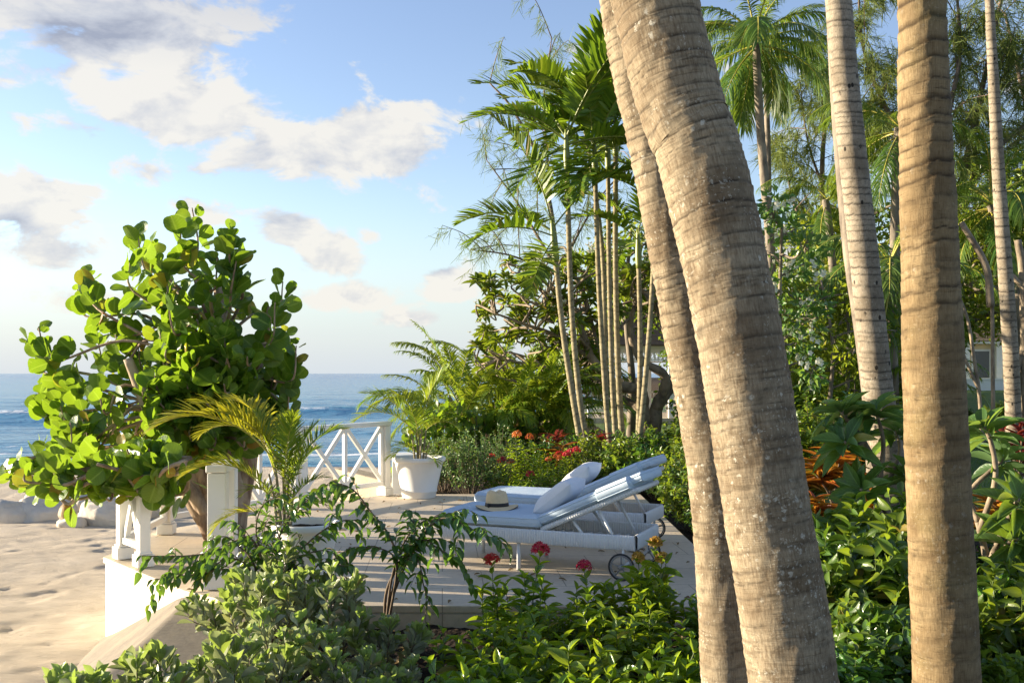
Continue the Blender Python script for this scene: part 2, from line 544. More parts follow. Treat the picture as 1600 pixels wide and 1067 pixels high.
M['dark'] = leaf_mat('dark_glossy_leaf', [(.032, .085, .018), (.05, .12, .02), (.085, .175, .026)], .22, .36, (.26, .44, .02), .6, .3, odd=(.22, .20, .03))
M['sunny'] = leaf_mat('sunlit_leaf', [(.08, .14, .014), (.14, .20, .018), (.22, .26, .022)], .38, .48, (.52, .58, .02), .4, .2)  # brighter yellow-green puts sunlight into the leaf colour of background trees
M['mid'] = leaf_mat('mid_green_leaf', [(.045, .10, .014), (.08, .145, .016), (.13, .19, .02)], .35, .42, (.40, .50, .02), .45, .2, odd=(.30, .23, .04))
M['small'] = leaf_mat('small_grey_green_leaf', [(.05, .11, .035), (.08, .15, .045), (.11, .19, .05)], .42, .3, (.26, .40, .06), .4, .2, odd=(.26, .22, .06))
M['frangi'] = leaf_mat('frangipani_leaf', [(.045, .115, .024), (.07, .155, .028), (.11, .21, .034)], .32, .42, (.36, .52, .03), .5, .7, under=(.10, .17, .08), odd=(.36, .30, .04))
M['casu'] = leaf_mat('casuarina_needle', [(.08, .13, .026), (.13, .18, .036), (.19, .22, .05)], .6, .32, (.26, .30, .06), .2, 0)
M['croton_o'] = leaf_mat('croton_leaf_orange', [(.42, .14, .012), (.50, .24, .018), (.30, .05, .02), (.34, .30, .02), (.10, .13, .02)], .35, .3, (.7, .3, .02), .5, .4)
M['croton_r'] = leaf_mat('cordyline_leaf_red', [(.12, .02, .022), (.19, .03, .022), (.07, .018, .022), (.24, .08, .02)], .35, .3, (.55, .06, .03), .5, .2)
M['banana'] = leaf_mat('broad_leaf', [(.05, .12, .015), (.08, .17, .02), (.12, .21, .025)], .4, .38, (.32, .46, .03), .4, .3)
M['dry_frond'] = leaf_mat('dry_frond', [(.22, .15, .07), (.30, .22, .11), (.16, .10, .05)], .7, .25, (.4, .28, .12), .2, .1)
M['petal_red'] = leaf_mat('flower_red', [(.42, .015, .03), (.55, .03, .045), (.62, .06, .06)], .5, .3, (.8, .05, .06), .3, 0)
M['petal_orange'] = leaf_mat('flower_orange', [(.55, .14, .03), (.6, .22, .04), (.45, .08, .03)], .5, .3, (.8, .25, .05), .3, 0)
M['petal_ochre'] = leaf_mat('flower_faded', [(.42, .26, .04), (.5, .34, .06), (.32, .16, .05)], .6, .3, (.6, .4, .06), .3, 0)
M['petal_white'] = leaf_mat('flower_white', [(.75, .72, .60), (.80, .78, .70), (.72, .66, .45)], .5, .25, (.8, .75, .6), .3, 0)
M['stem_green'] = bark_mat('green_stem', (.06, .10, .02), (.11, .15, .03), 30, .3, .2, .6)
M['stem_brown'] = bark_mat('brown_twig', (.07, .045, .025), (.14, .10, .06), 30, .3, .4)
M['rachis'] = plain_mat('frond_rib', (.16, .19, .03), .45, .2)
M['rachis_y'] = plain_mat('frond_rib_yellow', (.36, .32, .05), .45, .2)
M['grape_bark'] = bark_mat('sea_grape_bark', (.14, .075, .04), (.42, .32, .21), 8, .4, .9)
M['frangi_bark'] = bark_mat('frangipani_bark', (.10, .075, .05), (.26, .20, .13), 10, .6, .5)
M['grey_bark'] = bark_mat('grey_bark', (.09, .07, .05), (.22, .18, .13), 9, .3, .6)
M['casu_bark'] = bark_mat('casuarina_bark', (.07, .05, .035), (.17, .12, .085), 9, .3, .6)
M['trunk_a'] = trunk_mat('coconut_bark_pale', (.36, .295, .195), (.105, .070, .038), (.022, .014, .007), .78)
M['trunk_b'] = trunk_mat('coconut_bark_tan', (.29, .215, .115), (.12, .078, .036), (.03, .018, .008), .22, .15)
M['trunk_c'] = trunk_mat('coconut_bark_white', (.36, .305, .225), (.13, .10, .065), (.014, .010, .007), .4, 0, .9)
M['stem_ring'] = trunk_mat('slender_palm_bark', (.36, .31, .19), (.19, .155, .085), (.05, .04, .02), .3, .25)
M['white'] = plain_mat('white_paint', (.78, .76, .70), .42, .07, 9, .06)
M['pot'] = plain_mat('white_pot', (.76, .74, .69), .55, .12, 6, .12)
M['hat'] = plain_mat('straw', (.70, .54, .31), .75, .25, 60, .5)
M['black'] = plain_mat('black_band', (.018, .016, .015), .6, .2, 40, .2)
M['rubber'] = plain_mat('black_rubber', (.02, .02, .02), .55, .1)
M['wicker'] = plain_mat('white_wicker', (.68, .68, .66), .55, .2, 70, .4)
M['metal'] = plain_mat('white_metal', (.7, .7, .68), .35, .05)
M['steel'] = plain_mat('grey_steel', (.22, .22, .21), .4, .1)
M['pillow'] = plain_mat('white_cushion', (.74, .74, .74), .85, .1, 90, .25)
M['stone'] = plain_mat('boulder_stone', (.56, .50, .41), .9, .5, 5, .7, .2, .05)
M['concrete'] = None
M['stonewall'] = plain_mat('coral_stone', (.33, .27, .19), .9, .5, 24, .9, .2, .02)
M['shingle'] = plain_mat('roof_shingle', (.10, .07, .045), .85, .5, 10, .5)
M['housewall'] = plain_mat('cream_wall', (.76, .60, .35), .7, .15, 3, .1)
M['shade_dark'] = plain_mat('dark_lamp', (.02, .02, .02), .4, .2)
M['wood_dark'] = plain_mat('dark_wood', (.07, .045, .03), .5, .3, 12, .2)

def fabric_mat():
    m, t, b = new_mat('pale_blue_fabric')
    tc_ = t.node('ShaderNodeTexCoord')
    wv = t.noise(t.mapping(tc_.outputs['Object'], (90, 90, 90)), 3, 3, .7)
    lg = t.noise(tc_.outputs['Object'], 5, 4, .6)
    col = t.mix(t.smooth(wv, .3, .7), (.42, .53, .62), (.56, .65, .72))
    col = t.mix(t.smooth(lg, .4, .7, 0, .3), col, (.62, .68, .73))
    t.put(b.inputs['Base Color'], col)
    b.inputs['Roughness'].default_value = .9
    b.inputs['Specular IOR Level'].default_value = .15
    t.put(b.inputs['Normal'], t.bump(t.math('ADD', t.math('MULTIPLY', wv, .3), lg), .35, .02))
    return m
M['fabric'] = fabric_mat()

def sand_mat():
    m, t, b = new_mat('beach_sand')
    g = t.node('ShaderNodeNewGeometry')
    P = g.outputs['Position']
    rip = t.noise(t.mapping(P, (.8, 3.6, 1), rot=(0, 0, R(10))), 4.6, 10, .76, 1.1)
    big = t.noise(P, .9, 4, .6)
    fine = t.noise(P, 90, 4, .7)
    dots = t.voronoi(P, 9).outputs['Distance']
    col = t.mix(t.smooth(big, .3, .7), (.53, .44, .32), (.61, .515, .385))
    col = t.mix(t.smooth(rip, .55, .75, 0, .35), col, (.52, .43, .33))
    sy = t.node('ShaderNodeSeparateXYZ')
    t.l.new(P, sy.inputs[0])
    wet = t.smooth(t.math('ADD', sy.outputs[2], t.math('MULTIPLY', big, .25)), -1.52, -1.66)
    col = t.mix(wet, col, (.22, .165, .115))
    weed = t.math('MULTIPLY', t.smooth(t.noise(P, 6, 6, .75), .70, .74), t.smooth(big, .5, .65))
    col = t.mix(weed, col, (.10, .07, .04))
    t.put(b.inputs['Base Color'], col)
    t.put(b.inputs['Roughness'], t.math('SUBTRACT', .95, t.math('MULTIPLY', wet, .6)))
    b.inputs['Specular IOR Level'].default_value = .2
    h = t.math('ADD', t.math('MULTIPLY', rip, 1.0), t.math('ADD', t.math('MULTIPLY', fine, .06), t.math('MULTIPLY', t.smooth(dots, .0, .35), .16)))
    t.put(b.inputs['Normal'], t.bump(h, .8, .05))
    return m

def soil_mat():
    m, t, b = new_mat('garden_soil')
    g = t.node('ShaderNodeNewGeometry')
    P = g.outputs['Position']
    n_ = t.noise(P, 22, 7, .7)
    lump = t.voronoi(P, 26).outputs['Distance']
    col = t.ramp(n_, [(.3, (.012, .009, .006)), (.55, (.035, .024, .015)), (.75, (.085, .06, .04))])
    chips = t.math('MULTIPLY', t.smooth(t.voronoi(P, 34).outputs['Distance'], .16, .10), t.smooth(t.noise(P, 3, 3, .5), .5, .65))
    col = t.mix(t.math('MULTIPLY', chips, .6), col, (.16, .10, .06))
    t.put(b.inputs['Base Color'], col)
    b.inputs['Roughness'].default_value = .95
    b.inputs['Specular IOR Level'].default_value = .15
    t.put(b.inputs['Normal'], t.bump(t.math('ADD', t.math('MULTIPLY', n_, .7), t.math('MULTIPLY', lump, -1)), .9, .04))
    return m

def lawn_mat():
    m, t, b = new_mat('lawn_grass')
    g = t.node('ShaderNodeNewGeometry')
    P = g.outputs['Position']
    n_ = t.noise(P, 60, 6, .75)
    n2_ = t.noise(P, .8, 4, .6)
    col = t.ramp(n_, [(.3, (.03, .07, .01)), (.55, (.07, .14, .015)), (.75, (.13, .22, .025))])
    col = t.mix(t.smooth(n2_, .4, .7, 0, .5), col, (.12, .14, .03))
    t.put(b.inputs['Base Color'], col)
    b.inputs['Roughness'].default_value = .8
    t.put(b.inputs['Normal'], t.bump(n_, .8, .03))
    return m

def deck_mat():
    m, t, b = new_mat('coral_stone_paving')
    g = t.node('ShaderNodeNewGeometry')
    P = g.outputs['Position']
    br = t.node('ShaderNodeTexBrick')
    t.put(br.inputs['Vector'], t.mapping(P, (1, 1, 1), rot=(0, 0, R(-4))))
    br.offset = .5
    br.inputs['Scale'].default_value = 1.0
    br.inputs['Brick Width'].default_value = .62
    br.inputs['Row Height'].default_value = .62
    br.inputs['Mortar Size'].default_value = .004
    br.inputs['Color1'].default_value = (.0, .0, .0, 1)
    br.inputs['Color2'].default_value = (1, 1, 1, 1)
    n_ = t.noise(P, 16, 6, .65)
    n2_ = t.noise(P, 1.4, 4, .6)
    pit = t.smooth(t.noise(P, 55, 4, .7), .60, .68)
    col = t.mix(t.smooth(n_, .3, .7), (.56, .46, .325), (.66, .555, .41))
    col = t.mix(t.math('MULTIPLY', br.outputs['Color'], .25), col, (.50, .41, .30))
    col = t.mix(t.smooth(n2_, .42, .68, 0, .45), col, (.47, .38, .265))
    col = t.mix(t.math('MULTIPLY', pit, .35), col, (.25, .19, .13))
    col = t.mix(t.math('MULTIPLY', br.outputs['Fac'], .8), col, (.22, .17, .115))
    t.put(b.inputs['Base Color'], col)
    t.put(b.inputs['Roughness'], t.math('ADD', .42, t.math('MULTIPLY', n_, .35)))
    b.inputs['Specular IOR Level'].default_value = .35
    t.put(b.inputs['Normal'], t.bump(t.math('SUBTRACT', t.math('MULTIPLY', n_, .4), t.math('ADD', t.math('MULTIPLY', br.outputs['Fac'], 1.0), t.math('MULTIPLY', pit, .4))), .35, .006))
    return m

def sea_mat():
    m, t, b = new_mat('sea_water')
    g = t.node('ShaderNodeNewGeometry')
    P = g.outputs['Position']
    sy = t.node('ShaderNodeSeparateXYZ')
    t.l.new(P, sy.inputs[0])
    Y = sy.outputs[1]
    a = t.node('ShaderNodeAttribute', attribute_name='foam')
    chop = t.noise(t.mapping(P, (.55, 1.6, 1)), 1.1, 6, .6, .3)
    swell = t.noise(t.mapping(P, (.05, .22, 1)), 1.0, 4, .55, .3)
    far = t.noise(t.mapping(P, (.004, .03, 1)), 1.0, 4, .6)
    band = t.smooth(Y, 60, 900)
    col = t.mix(band, (.10, .27, .40), (.03, .145, .34))
    col = t.mix(t.smooth(far, .4, .65, 0, .5), col, (.05, .22, .36))
    col = t.mix(t.smooth(swell, .5, .72, 0, .4), col, (.10, .36, .40))
    fn = t.noise(t.mapping(P, (.9, 1.6, 1)), 1.6, 8, .72, .5)
    foam = t.smooth(t.math('ADD', a.outputs['Fac'], t.math('MULTIPLY', t.math('SUBTRACT', fn, .5), 1.5)), .55, .8)
    col = t.mix(foam, col, (.72, .74, .74))
    t.put(b.inputs['Base Color'], col)
    t.put(b.inputs['Roughness'], t.math('ADD', .16, t.math('MULTIPLY', foam, .6)))
    b.inputs['IOR'].default_value = 1.33
    b.inputs['Specular IOR Level'].default_value = .30
    h = t.math('ADD', t.math('MULTIPLY', chop, .35), t.math('MULTIPLY', swell, 1.6))
    t.put(b.inputs['Normal'], t.bump(h, .8, .9))
    return m
def concrete_mat():
    m, t, b = new_mat('weathered_concrete')
    g = t.node('ShaderNodeNewGeometry')
    P = g.outputs['Position']
    a_, c_, d_ = t.noise(P, 1.6, 5, .65), t.noise(P, 24, 6, .7), t.noise(t.mapping(P, (6, 1.2, 1)), 3, 5, .7)
    col = t.mix(t.smooth(c_, .3, .7), (.14, .115, .083), (.20, .168, .125))
    col = t.mix(t.smooth(a_, .42, .62, 0, .7), col, (.26, .21, .145))
    col = t.mix(t.smooth(d_, .55, .72, 0, .5), col, (.10, .08, .06))
    t.put(b.inputs['Base Color'], col)
    b.inputs['Roughness'].default_value = .9
    t.put(b.inputs['Normal'], t.bump(c_, .3, .008))
    return m
def render_mat():
    m, t, b = new_mat('white_render')
    g = t.node('ShaderNodeNewGeometry')
    P = g.outputs['Position']
    st_ = t.noise(t.mapping(P, (9, 9, .7)), 1.6, 6, .7)
    n_, big_ = t.noise(P, 30, 5, .65), t.noise(P, 2.2, 4, .6)
    sy = t.node('ShaderNodeSeparateXYZ')
    t.l.new(P, sy.inputs[0])
    col = t.mix(t.smooth(n_, .3, .7), (.58, .54, .45), (.66, .62, .53))
    col = t.mix(t.smooth(st_, .52, .75, 0, .5), col, (.40, .35, .27))
    low = t.smooth(t.math('ADD', sy.outputs[2], t.math('MULTIPLY', big_, .5)), -.25, -.52)
    col = t.mix(t.math('MULTIPLY', low, .6), col, (.44, .36, .25))
    t.put(b.inputs['Base Color'], col)
    b.inputs['Roughness'].default_value = .85
    t.put(b.inputs['Normal'], t.bump(t.math('ADD', n_, big_), .35, .01))
    return m
M['render'] = render_mat()
M['concrete'] = concrete_mat()
M['sand'], M['soil'], M['lawn'], M['deck'], M['sea'] = sand_mat(), soil_mat(), lawn_mat(), deck_mat(), sea_mat()

# ------------------------------------------------------------------ noise for modelled ground
_r = np.random.default_rng(3)
_tab = _r.random((64, 64))
def vnoise(x, y):
    xi, yi = np.floor(x).astype(int), np.floor(y).astype(int)
    fx, fy = x - xi, y - yi
    fx, fy = fx * fx * (3 - 2 * fx), fy * fy * (3 - 2 * fy)
    a, b = _tab[xi % 64, yi % 64], _tab[(xi + 1) % 64, yi % 64]
    c, d = _tab[xi % 64, (yi + 1) % 64], _tab[(xi + 1) % 64, (yi + 1) % 64]
    return (a * (1 - fx) + b * fx) * (1 - fy) + (c * (1 - fx) + d * fx) * fy - .5
def fbm(x, y, o=4):
    s, a = 0, 1
    for k in range(o):
        s = s + a * vnoise(x * 2 ** k + 17 * k, y * 2 ** k + 9 * k)
        a *= .5
    return s
def sst(x, lo, hi):
    t = np.clip((np.asarray(x, float) - lo) / (hi - lo), 0, 1)
    return t * t * (3 - 2 * t)

def sheet(name, xs, ys, zf, mat, attr=None, label=None):
    X, Y = np.meshgrid(xs, ys)
    Z = zf(X, Y)
    b = MB()
    b.grid(np.stack([X, Y, Z], -1))
    if attr is not None: b.at[0] = attr(X, Y).ravel()
    o = b.build(name, mat, attr='foam' if attr is not None else None)
    return tag(o, kind='structure')

# ------------------------------------------------------------------ the setting
SEA_Z = -1.8
def beach_z(x, y):
    z = -.70 - .25 * sst(y, 9, 20) - 1.25 * sst(y, 20, 46) - .05 * np.maximum(0, y - 46)
    z = z + .035 * fbm(x * .9, y * 1.6) + .018 * fbm(x * 2.6 + 5, y * 5.5 + .6 * x, 4) * sst(y, 48, 30)
    foot = vnoise(x * 3.3, y * 3.9)
    return z - .018 * sst(foot, .20, .36)
sheet('beach', np.concatenate([np.linspace(-90, -13, 40), np.linspace(-12.95, -1, 240), np.linspace(-.9, 30, 30)]),
      np.concatenate([np.linspace(-30, 5, 12), np.linspace(5.05, 20, 300), np.linspace(20.1, 60, 120)]), beach_z, M['sand'])

BREAK = [(70, -52, -30, 2.6), (84, -22, -10, 2.2), (105, -4, 10, 2.2)]   # swells that rise and break
def sea_z(x, y):
    z = SEA_Z + .10 * np.sin(y * .55 + .02 * x + 2 * vnoise(x * .04, y * .03)) * sst(y, 600, 60)
    z = z + .12 * fbm(x * .25, y * .6, 4) * sst(y, 500, 60)
    for (yc, x0, x1, wd) in BREAK:
        prof = np.exp(-((y - yc - 1.2 * np.sin(x * .11)) / wd) ** 2) * sst(x, x0 - 6, x0 + 4) * sst(x, x1 + 6, x1 - 4)
        z = z + .85 * prof * (.75 + .5 * vnoise(x * .2, y * 0))
    return z
def sea_foam(x, y):
    edge = 42.5 + 2.2 * fbm(x * .12, x * 0 + 3, 3)
    f = .85 * np.exp(-((y - edge) / 1.3) ** 2) + .55 * np.exp(-((y - edge - 5) / 1.2) ** 2) * sst(vnoise(x * .1, 0 * x + 8), -.15, .2)
    for (yc, x0, x1, wd) in BREAK:
        yy = y - yc - 1.2 * np.sin(x * .11)
        f = f + .75 * np.exp(-((yy + 1.0) / 1.0) ** 2) * sst(x, x0 - 4, x0 + 6) * sst(x, x1 + 4, x1 - 6) * sst(vnoise(x * .16 + yc, 0 * x + 2), -.30, .05)
    return f
sheet('sea', np.concatenate([-np.geomspace(6000, 62, 26), np.linspace(-60, 40, 260), np.geomspace(42, 6000, 26)]),
      np.concatenate([np.linspace(34, 130, 300), np.geomspace(131, 9000, 90)]), sea_z, M['sea'], sea_foam)

def garden_z(x, y):
    xb = np.where(y < 8, -2.80 + .155 * (7.34 - y), -1.75)
    z = -.15 + .05 * fbm(x * 1.3, y * 1.3) + .06 * fbm(x * 7, y * 7, 3) * sst(y, 14, 9)
    z = z + 1.0 * sst(y, 24, 46) * sst(x, 6, 14)
    z = z - .95 * sst(x, xb + .55, xb)
    z = z - 4 * sst(y, 43.5, 45.5) * sst(x, 14, 10)
    inside = (x > -3.3) & (x < 1.55) & (y > 7.0) & (y < 13.05)      # under the terrace
    return np.where(inside, -.6, z)
sheet('garden_bed', np.concatenate([np.linspace(-2.9, 8, 200), np.linspace(8.2, 160, 60)]),
      np.concatenate([np.linspace(-20, 3, 10), np.linspace(3.1, 16, 240), np.linspace(16.3, 46, 60), np.linspace(48, 170, 20)]), garden_z, M['soil'])
def lawn_z(x, y):
    return np.where(True, -.15 + .05 * fbm(x * 1.3, y * 1.3) + 1.0 * sst(y, 24, 46) * sst(x, 6, 14), 0) + .03
sheet('lawn', np.linspace(2.75, 60, 90), np.linspace(10.6, 60, 90), lawn_z, M['lawn'])
sheet('path', np.linspace(8, 40, 40), np.linspace(24.4, 25.6, 6), lambda x, y: lawn_z(x, y) + .03, M['concrete'])

# terrace: paved top with a small nosing over the white wall / stone riser
OUT = [(-3.56, 8.67), (-2.42, 7.34), (-1.85, 6.87), (1.70, 6.84), (1.70, 13.2), (-1.62, 13.2), (-2.62, 11.85), (-3.62, 10.1)]
def prism(outline, z0, z1):
    b = MB()
    n = len(outline)
    p = np.array(outline, float)
    b.add(np.concatenate([np.c_[p, np.full(n, z0)], np.c_[p, np.full(n, z1)]]), [list(range(n, 2 * n))])
    b.f.append((np.array([list(range(n))[::-1]]), 0))
    b.f.append((np.array([[i, (i + 1) % n, n + (i + 1) % n, n + i] for i in range(n)]), 0))
    return b
def inset(outline, d):
    p = np.array(outline)
    c = p.mean(0)
    out = []
    n = len(p)
    for i in range(n):
        a, b_, c_ = p[i - 1], p[i], p[(i + 1) % n]
        e1, e2 = nrm(b_ - a), nrm(c_ - b_)
        n1_, n2_ = np.array([-e1[1], e1[0]]), np.array([-e2[1], e2[0]])
        m_ = nrm(n1_ + n2_)
        out.append(b_ + m_ * d / max(.3, np.dot(m_, n1_)))
    return out
ter = prism(OUT, -.05, 0).build('terrace', M['deck'], smooth=False, bevel=.006)
tag(ter, kind='structure')
prism(inset(OUT, .018), -1.15, -.052).build('retaining_wall', M['render'], ter, smooth=False)
# stone riser facing the flower bed
b = MB()
b.box((-.08, 6.862, -.20), (3.5, .02, .28))
b.build('stone_riser', M['deck'], ter, smooth=False)

# sloping concrete apron beside the terrace corner
tt = np.linspace(0, 1, 30)
ss = np.linspace(0, 1, 20)
lft = np.array([(-3.60, 8.70, -.72), (-3.40, 7.5, -.72), (-3.18, 6.0, -.74), (-2.75, 3.0, -.75)])
rgt = np.array([(-3.46, 8.62, -.66), (-2.43, 7.33, -.05), (-2.30, 6.3, -.06), (-2.15, 3.0, -.09)])
flt = np.array([(-3.40, 8.58, -.64), (-2.05, 7.02, -.055), (-1.50, 6.0, -.065), (-1.80, 3.0, -.10)])
Lc, Rc = cr(lft, 10), cr(rgt, 10)
Fc_ = cr(flt, 10)
V = np.concatenate([Lc[:, None] * (1 - ss)[None, :, None] + Rc[:, None] * ss[None, :, None],
                    Rc[:, None] * (1 - ss[1:])[None, :, None] + Fc_[:, None] * ss[1:][None, :, None]], 1)
V[..., 2] += .004 * fbm(V[..., 0] * 3, V[..., 1] * 3)
b = MB()
b.grid(V)
low = Lc.copy(); low[:, 2] -= .5; low[:, 0] -= .02
b.grid(np.stack([low, Lc], 1))
tag(b.build('concrete_ramp', M['concrete']), kind='structure')

# ------------------------------------------------------------------ white railings
def railing(p0, p1, label, npan=1, h=.97, posts=(1, 1), sc=1.0):
    p0, p1 = np.array(p0, float), np.array(p1, float)
    L = np.linalg.norm(p1 - p0)
    root = thing('white_railing', label, 'railing', (p0[0], p0[1], 0), math.atan2(p1[1] - p0[1], p1[0] - p0[0]), 'white cross-braced railings round the terrace')
    pw = .105 * sc
    xs = [0, L]
    for k, x in enumerate(xs):
        if not posts[k]: continue
        b = MB()
        b.box((x, 0, (h - .06) / 2 + .002), (pw, pw, h - .064))
        b.build('post', M['white'], root, False, bevel=.006)
        b = MB()
        b.box((x, 0, .055), (pw + .05, pw + .05, .10))
        b.box((x, 0, .116), (pw + .022, pw + .022, .02))
        b.build('post_base', M['white'], root, False, bevel=.006)
    b = MB()
    b.box((L / 2, 0, h - .028), (L + pw + .03, pw + .02, .056))
    b.build('top_rail', M['white'], root, False, bevel=.01)
    a, c = pw / 2, L - pw / 2
    b = MB()
    b.box(((a + c) / 2, 0, .165), (c - a - .004, .05, .055))
    b.build('bottom_rail', M['white'], root, False, bevel=.005)
    z0, z1 = .195, h - .06
    step = (c - a) / npan
    for k in range(npan):
        l, r_ = a + k * step, a + (k + 1) * step
        for s_ in (0, 1):
            b = MB()
            g = .02
            b.bar((l + g, (.006 if s_ else -.006), z0 if s_ else z1), (r_ - g, (.006 if s_ else -.006), z1 if s_ else z0), .04 + .002 * s_, .05)
            b.build('cross_brace', M['white'], root, False, bevel=.004)
        if k or npan > 1:
            b = MB()
            b.box((l + (.03 if k == 0 else 0), 0, (z0 + z1) / 2), (.05, .046, z1 - z0))
            b.build('baluster', M['white'], root, False, bevel=.004)
    if npan > 1:
        b = MB()
        b.box((c - .03, 0, (z0 + z1) / 2), (.05, .046, z1 - z0))
        b.build('baluster', M['white'], root, False, bevel=.004)
    return root
railing((-3.36, 8.60), (-3.05, 8.24), 'short white railing wing at the terrace corner above the sand', sc=.85)
railing((-3.36, 8.60), (-3.44, 9.92), 'white cross-braced railing on the sea edge left of the gnarled trunk', 2, posts=(0, 1))
railing((-3.44, 9.92), (-2.50, 11.75), 'white railing running behind the sea grape trunk', 3, posts=(0, 1))
railing((-2.50, 11.75), (-1.66, 13.03), 'white railing with two crosses between sea and white palm pot', 2, posts=(0, 1))
railing((-2.19, 7.42), (-2.22, 7.78), 'short white railing wing in front of the gnarled trunk', 1, .92, sc=1.25)

# low coral-stone wall beyond the far railing, with white end block
b = MB()
wl = np.array([(-3.4, 16.2), (-1.2, 14.9)])
b.bar((-3.0, 17.6, -.62), (-1.35, 14.7, -.62), .35, 1.1)
o = tag(b.build('stone_wall', M['stonewall'], smooth=False, bevel=.03), 'rough beige stone wall on the sand seen through the far railing', 'wall')
b = MB()
b.box((-1.50, 14.30, -.12), (.40, .40, 1.0))
b.box((-1.50, 14.30, .41), (.48, .48, .07))
tag(b.build('wall_pier', M['white'], smooth=False, bevel=.01), 'white wall pier partly hidden behind the far palm pot', 'pier')

# ------------------------------------------------------------------ beach boulders
def boulder(px, d, wd, ht, seed, label):
    r = np.random.default_rng(seed)
    n, k = 40, 24
    th = np.linspace(0, 2 * PI, n, endpoint=False)
    ph = np.linspace(.02, PI * .62, k)
    Pq, Tq = np.meshgrid(ph, th, indexing='ij')
    x, y, z = np.sin(Pq) * np.cos(Tq), np.sin(Pq) * np.sin(Tq), np.cos(Pq)
    disp = 1 + .0 * x
    for q in range(14):
        dr = nrm(r.normal(size=3))
        cut = r.uniform(.62, .95)
        dt = x * dr[0] + y * dr[1] + z * dr[2]
        disp = np.minimum(disp, np.where(dt > .1, cut / np.maximum(dt, .1), 9))
    disp = disp + .10 * fbm(x * 2 + seed, z * 2 + y * 2, 4) + .04 * fbm(x * 9 + seed, z * 9 + y * 7, 3)
    bm_ = MB()
    Vv = np.stack([x * disp * wd / 2, y * disp * wd * .42, z * disp * ht], -1)
    Vv = np.concatenate([Vv, Vv[:, :1]], 1)
    bm_.grid(Vv)
    x0 = (px - 800) / F * d
    o = bm_.build('boulder', M['stone'])
    o.location = (x0, d, float(beach_z(np.array(x0), np.array(d))) - .03)
    tag(o, label, 'boulder', 'pale boulders on the beach')
boulder(8, 17.0, 1.05, .42, 1, 'pale boulder on the beach cut off by the left picture edge')
boulder(75, 17.2, 1.3, .50, 2, 'broad pale boulder with sloping top, second from the left')
boulder(58, 18.6, .8, .62, 7, 'small knobbly boulder peeping over the broad one')
boulder(128, 18.4, .8, .44, 4, 'low boulder between the broad one and the white railing')
boulder(168, 16.6, 1.15, .52, 5, 'pale boulder next to the white railing corner')
boulder(216, 17.6, 1.0, .48, 6, 'pale boulder seen through the corner railing wing')
boulder(112, 16.2, .5, .22, 8, 'smallest low stone in the boulder row, in front')
boulder(272, 18.0, .9, .42, 9, 'boulder seen behind the gnarled trunk through the sea-edge railing')

# ------------------------------------------------------------------ palm fronds
def frond_mb(L, nl, ll, lw, th0, droop, seed, base=.14, vang=.5, hang=.5, a0=72, a1=28, rr=.012, seg=4, curve=0.0, gap=0.0):
    """a pinnate frond in its own frame: grows along +x, rises by th0 and droops"""
    r = np.random.default_rng(seed)
    n = 22
    s = np.linspace(0, 1, n)
    th = R(th0) - R(droop) * s ** 1.35
    ds = L / (n - 1)
    x = np.concatenate([[0], np.cumsum(np.cos(th[:-1]) * ds)])
    z = np.concatenate([[0], np.cumsum(np.sin(th[:-1]) * ds)])
    y = curve * L * s ** 2
    path = np.stack([x, y, z], 1)
    b = MB()
    b.tube(path, rr * (1 - .85 * s), 5, mi=1, cap=False)
    sl = np.linspace(base, .995, nl)
    for side in (-1, 1):
        sj = np.clip(sl + r.uniform(-.4, .4, nl) / nl, base, 1)
        keep = r.random(nl) > gap
        sj = sj[keep]
        p, t = sample(path, sj)
        nlk = len(sj)
        sd = nrm(np.cross(t, np.array([0, 0, 1.]))) * side
        up = np.cross(sd, t) * side
        u = (sj - base) / (1 - base)
        ang = np.radians(a0 + (a1 - a0) * u + r.normal(0, 4, nlk))
        dr = t * np.cos(ang)[:, None] + (sd * math.cos(vang) + up * math.sin(vang)) * np.sin(ang)[:, None]
        dr = nrm(dr)
        ln = ll * (np.sin(PI * np.clip(.16 + .80 * u, 0, 1)) ** .7) * r.uniform(.85, 1.08, nlk)
        wd = lw * r.uniform(.8, 1.15, nlk) * (.6 + .4 * np.sin(PI * np.clip(.1 + .85 * u, 0, 1)))
        k = seg + 1
        q = np.linspace(0, 1, k)
        hg = hang * r.uniform(.6, 1.4, nlk)
        pts = p[:, None] + dr[:, None] * (ln[:, None] * q)[..., None]
        pts[:, :, 2] -= (hg * ln)[:, None] * q ** 2 * .75
        shrink = 1 - .25 * hg[:, None] * q
        pts[:, :, :2] = p[:, None, :2] + (pts[:, :, :2] - p[:, None, :2]) * shrink[..., None]
        wv = nrm(np.cross(dr, up + r.normal(0, .25, (nlk, 3))))
        wp = np.array([.45, 1.0, .9, .55, .06]) if k == 5 else np.interp(q, [0, .25, .5, .75, 1], [.45, 1, .9, .55, .06])
        hw = wv[:, None] * (wd[:, None] * .5 * wp)[..., None]
        V = np.stack([pts - hw, pts + hw], 2).reshape(-1, 3)
        base_i = (np.arange(nlk) * k * 2)[:, None, None]
        f = np.array([[2 * i, 2 * i + 1, 2 * i + 3, 2 * i + 2] for i in range(seg)])
        uv = np.tile(np.stack([np.tile([0, 1], k), np.repeat(q, 2)], 1), (nlk, 1))
        b.add(V, (f[None] + base_i).reshape(-1, 4), 0, uv)
    return b

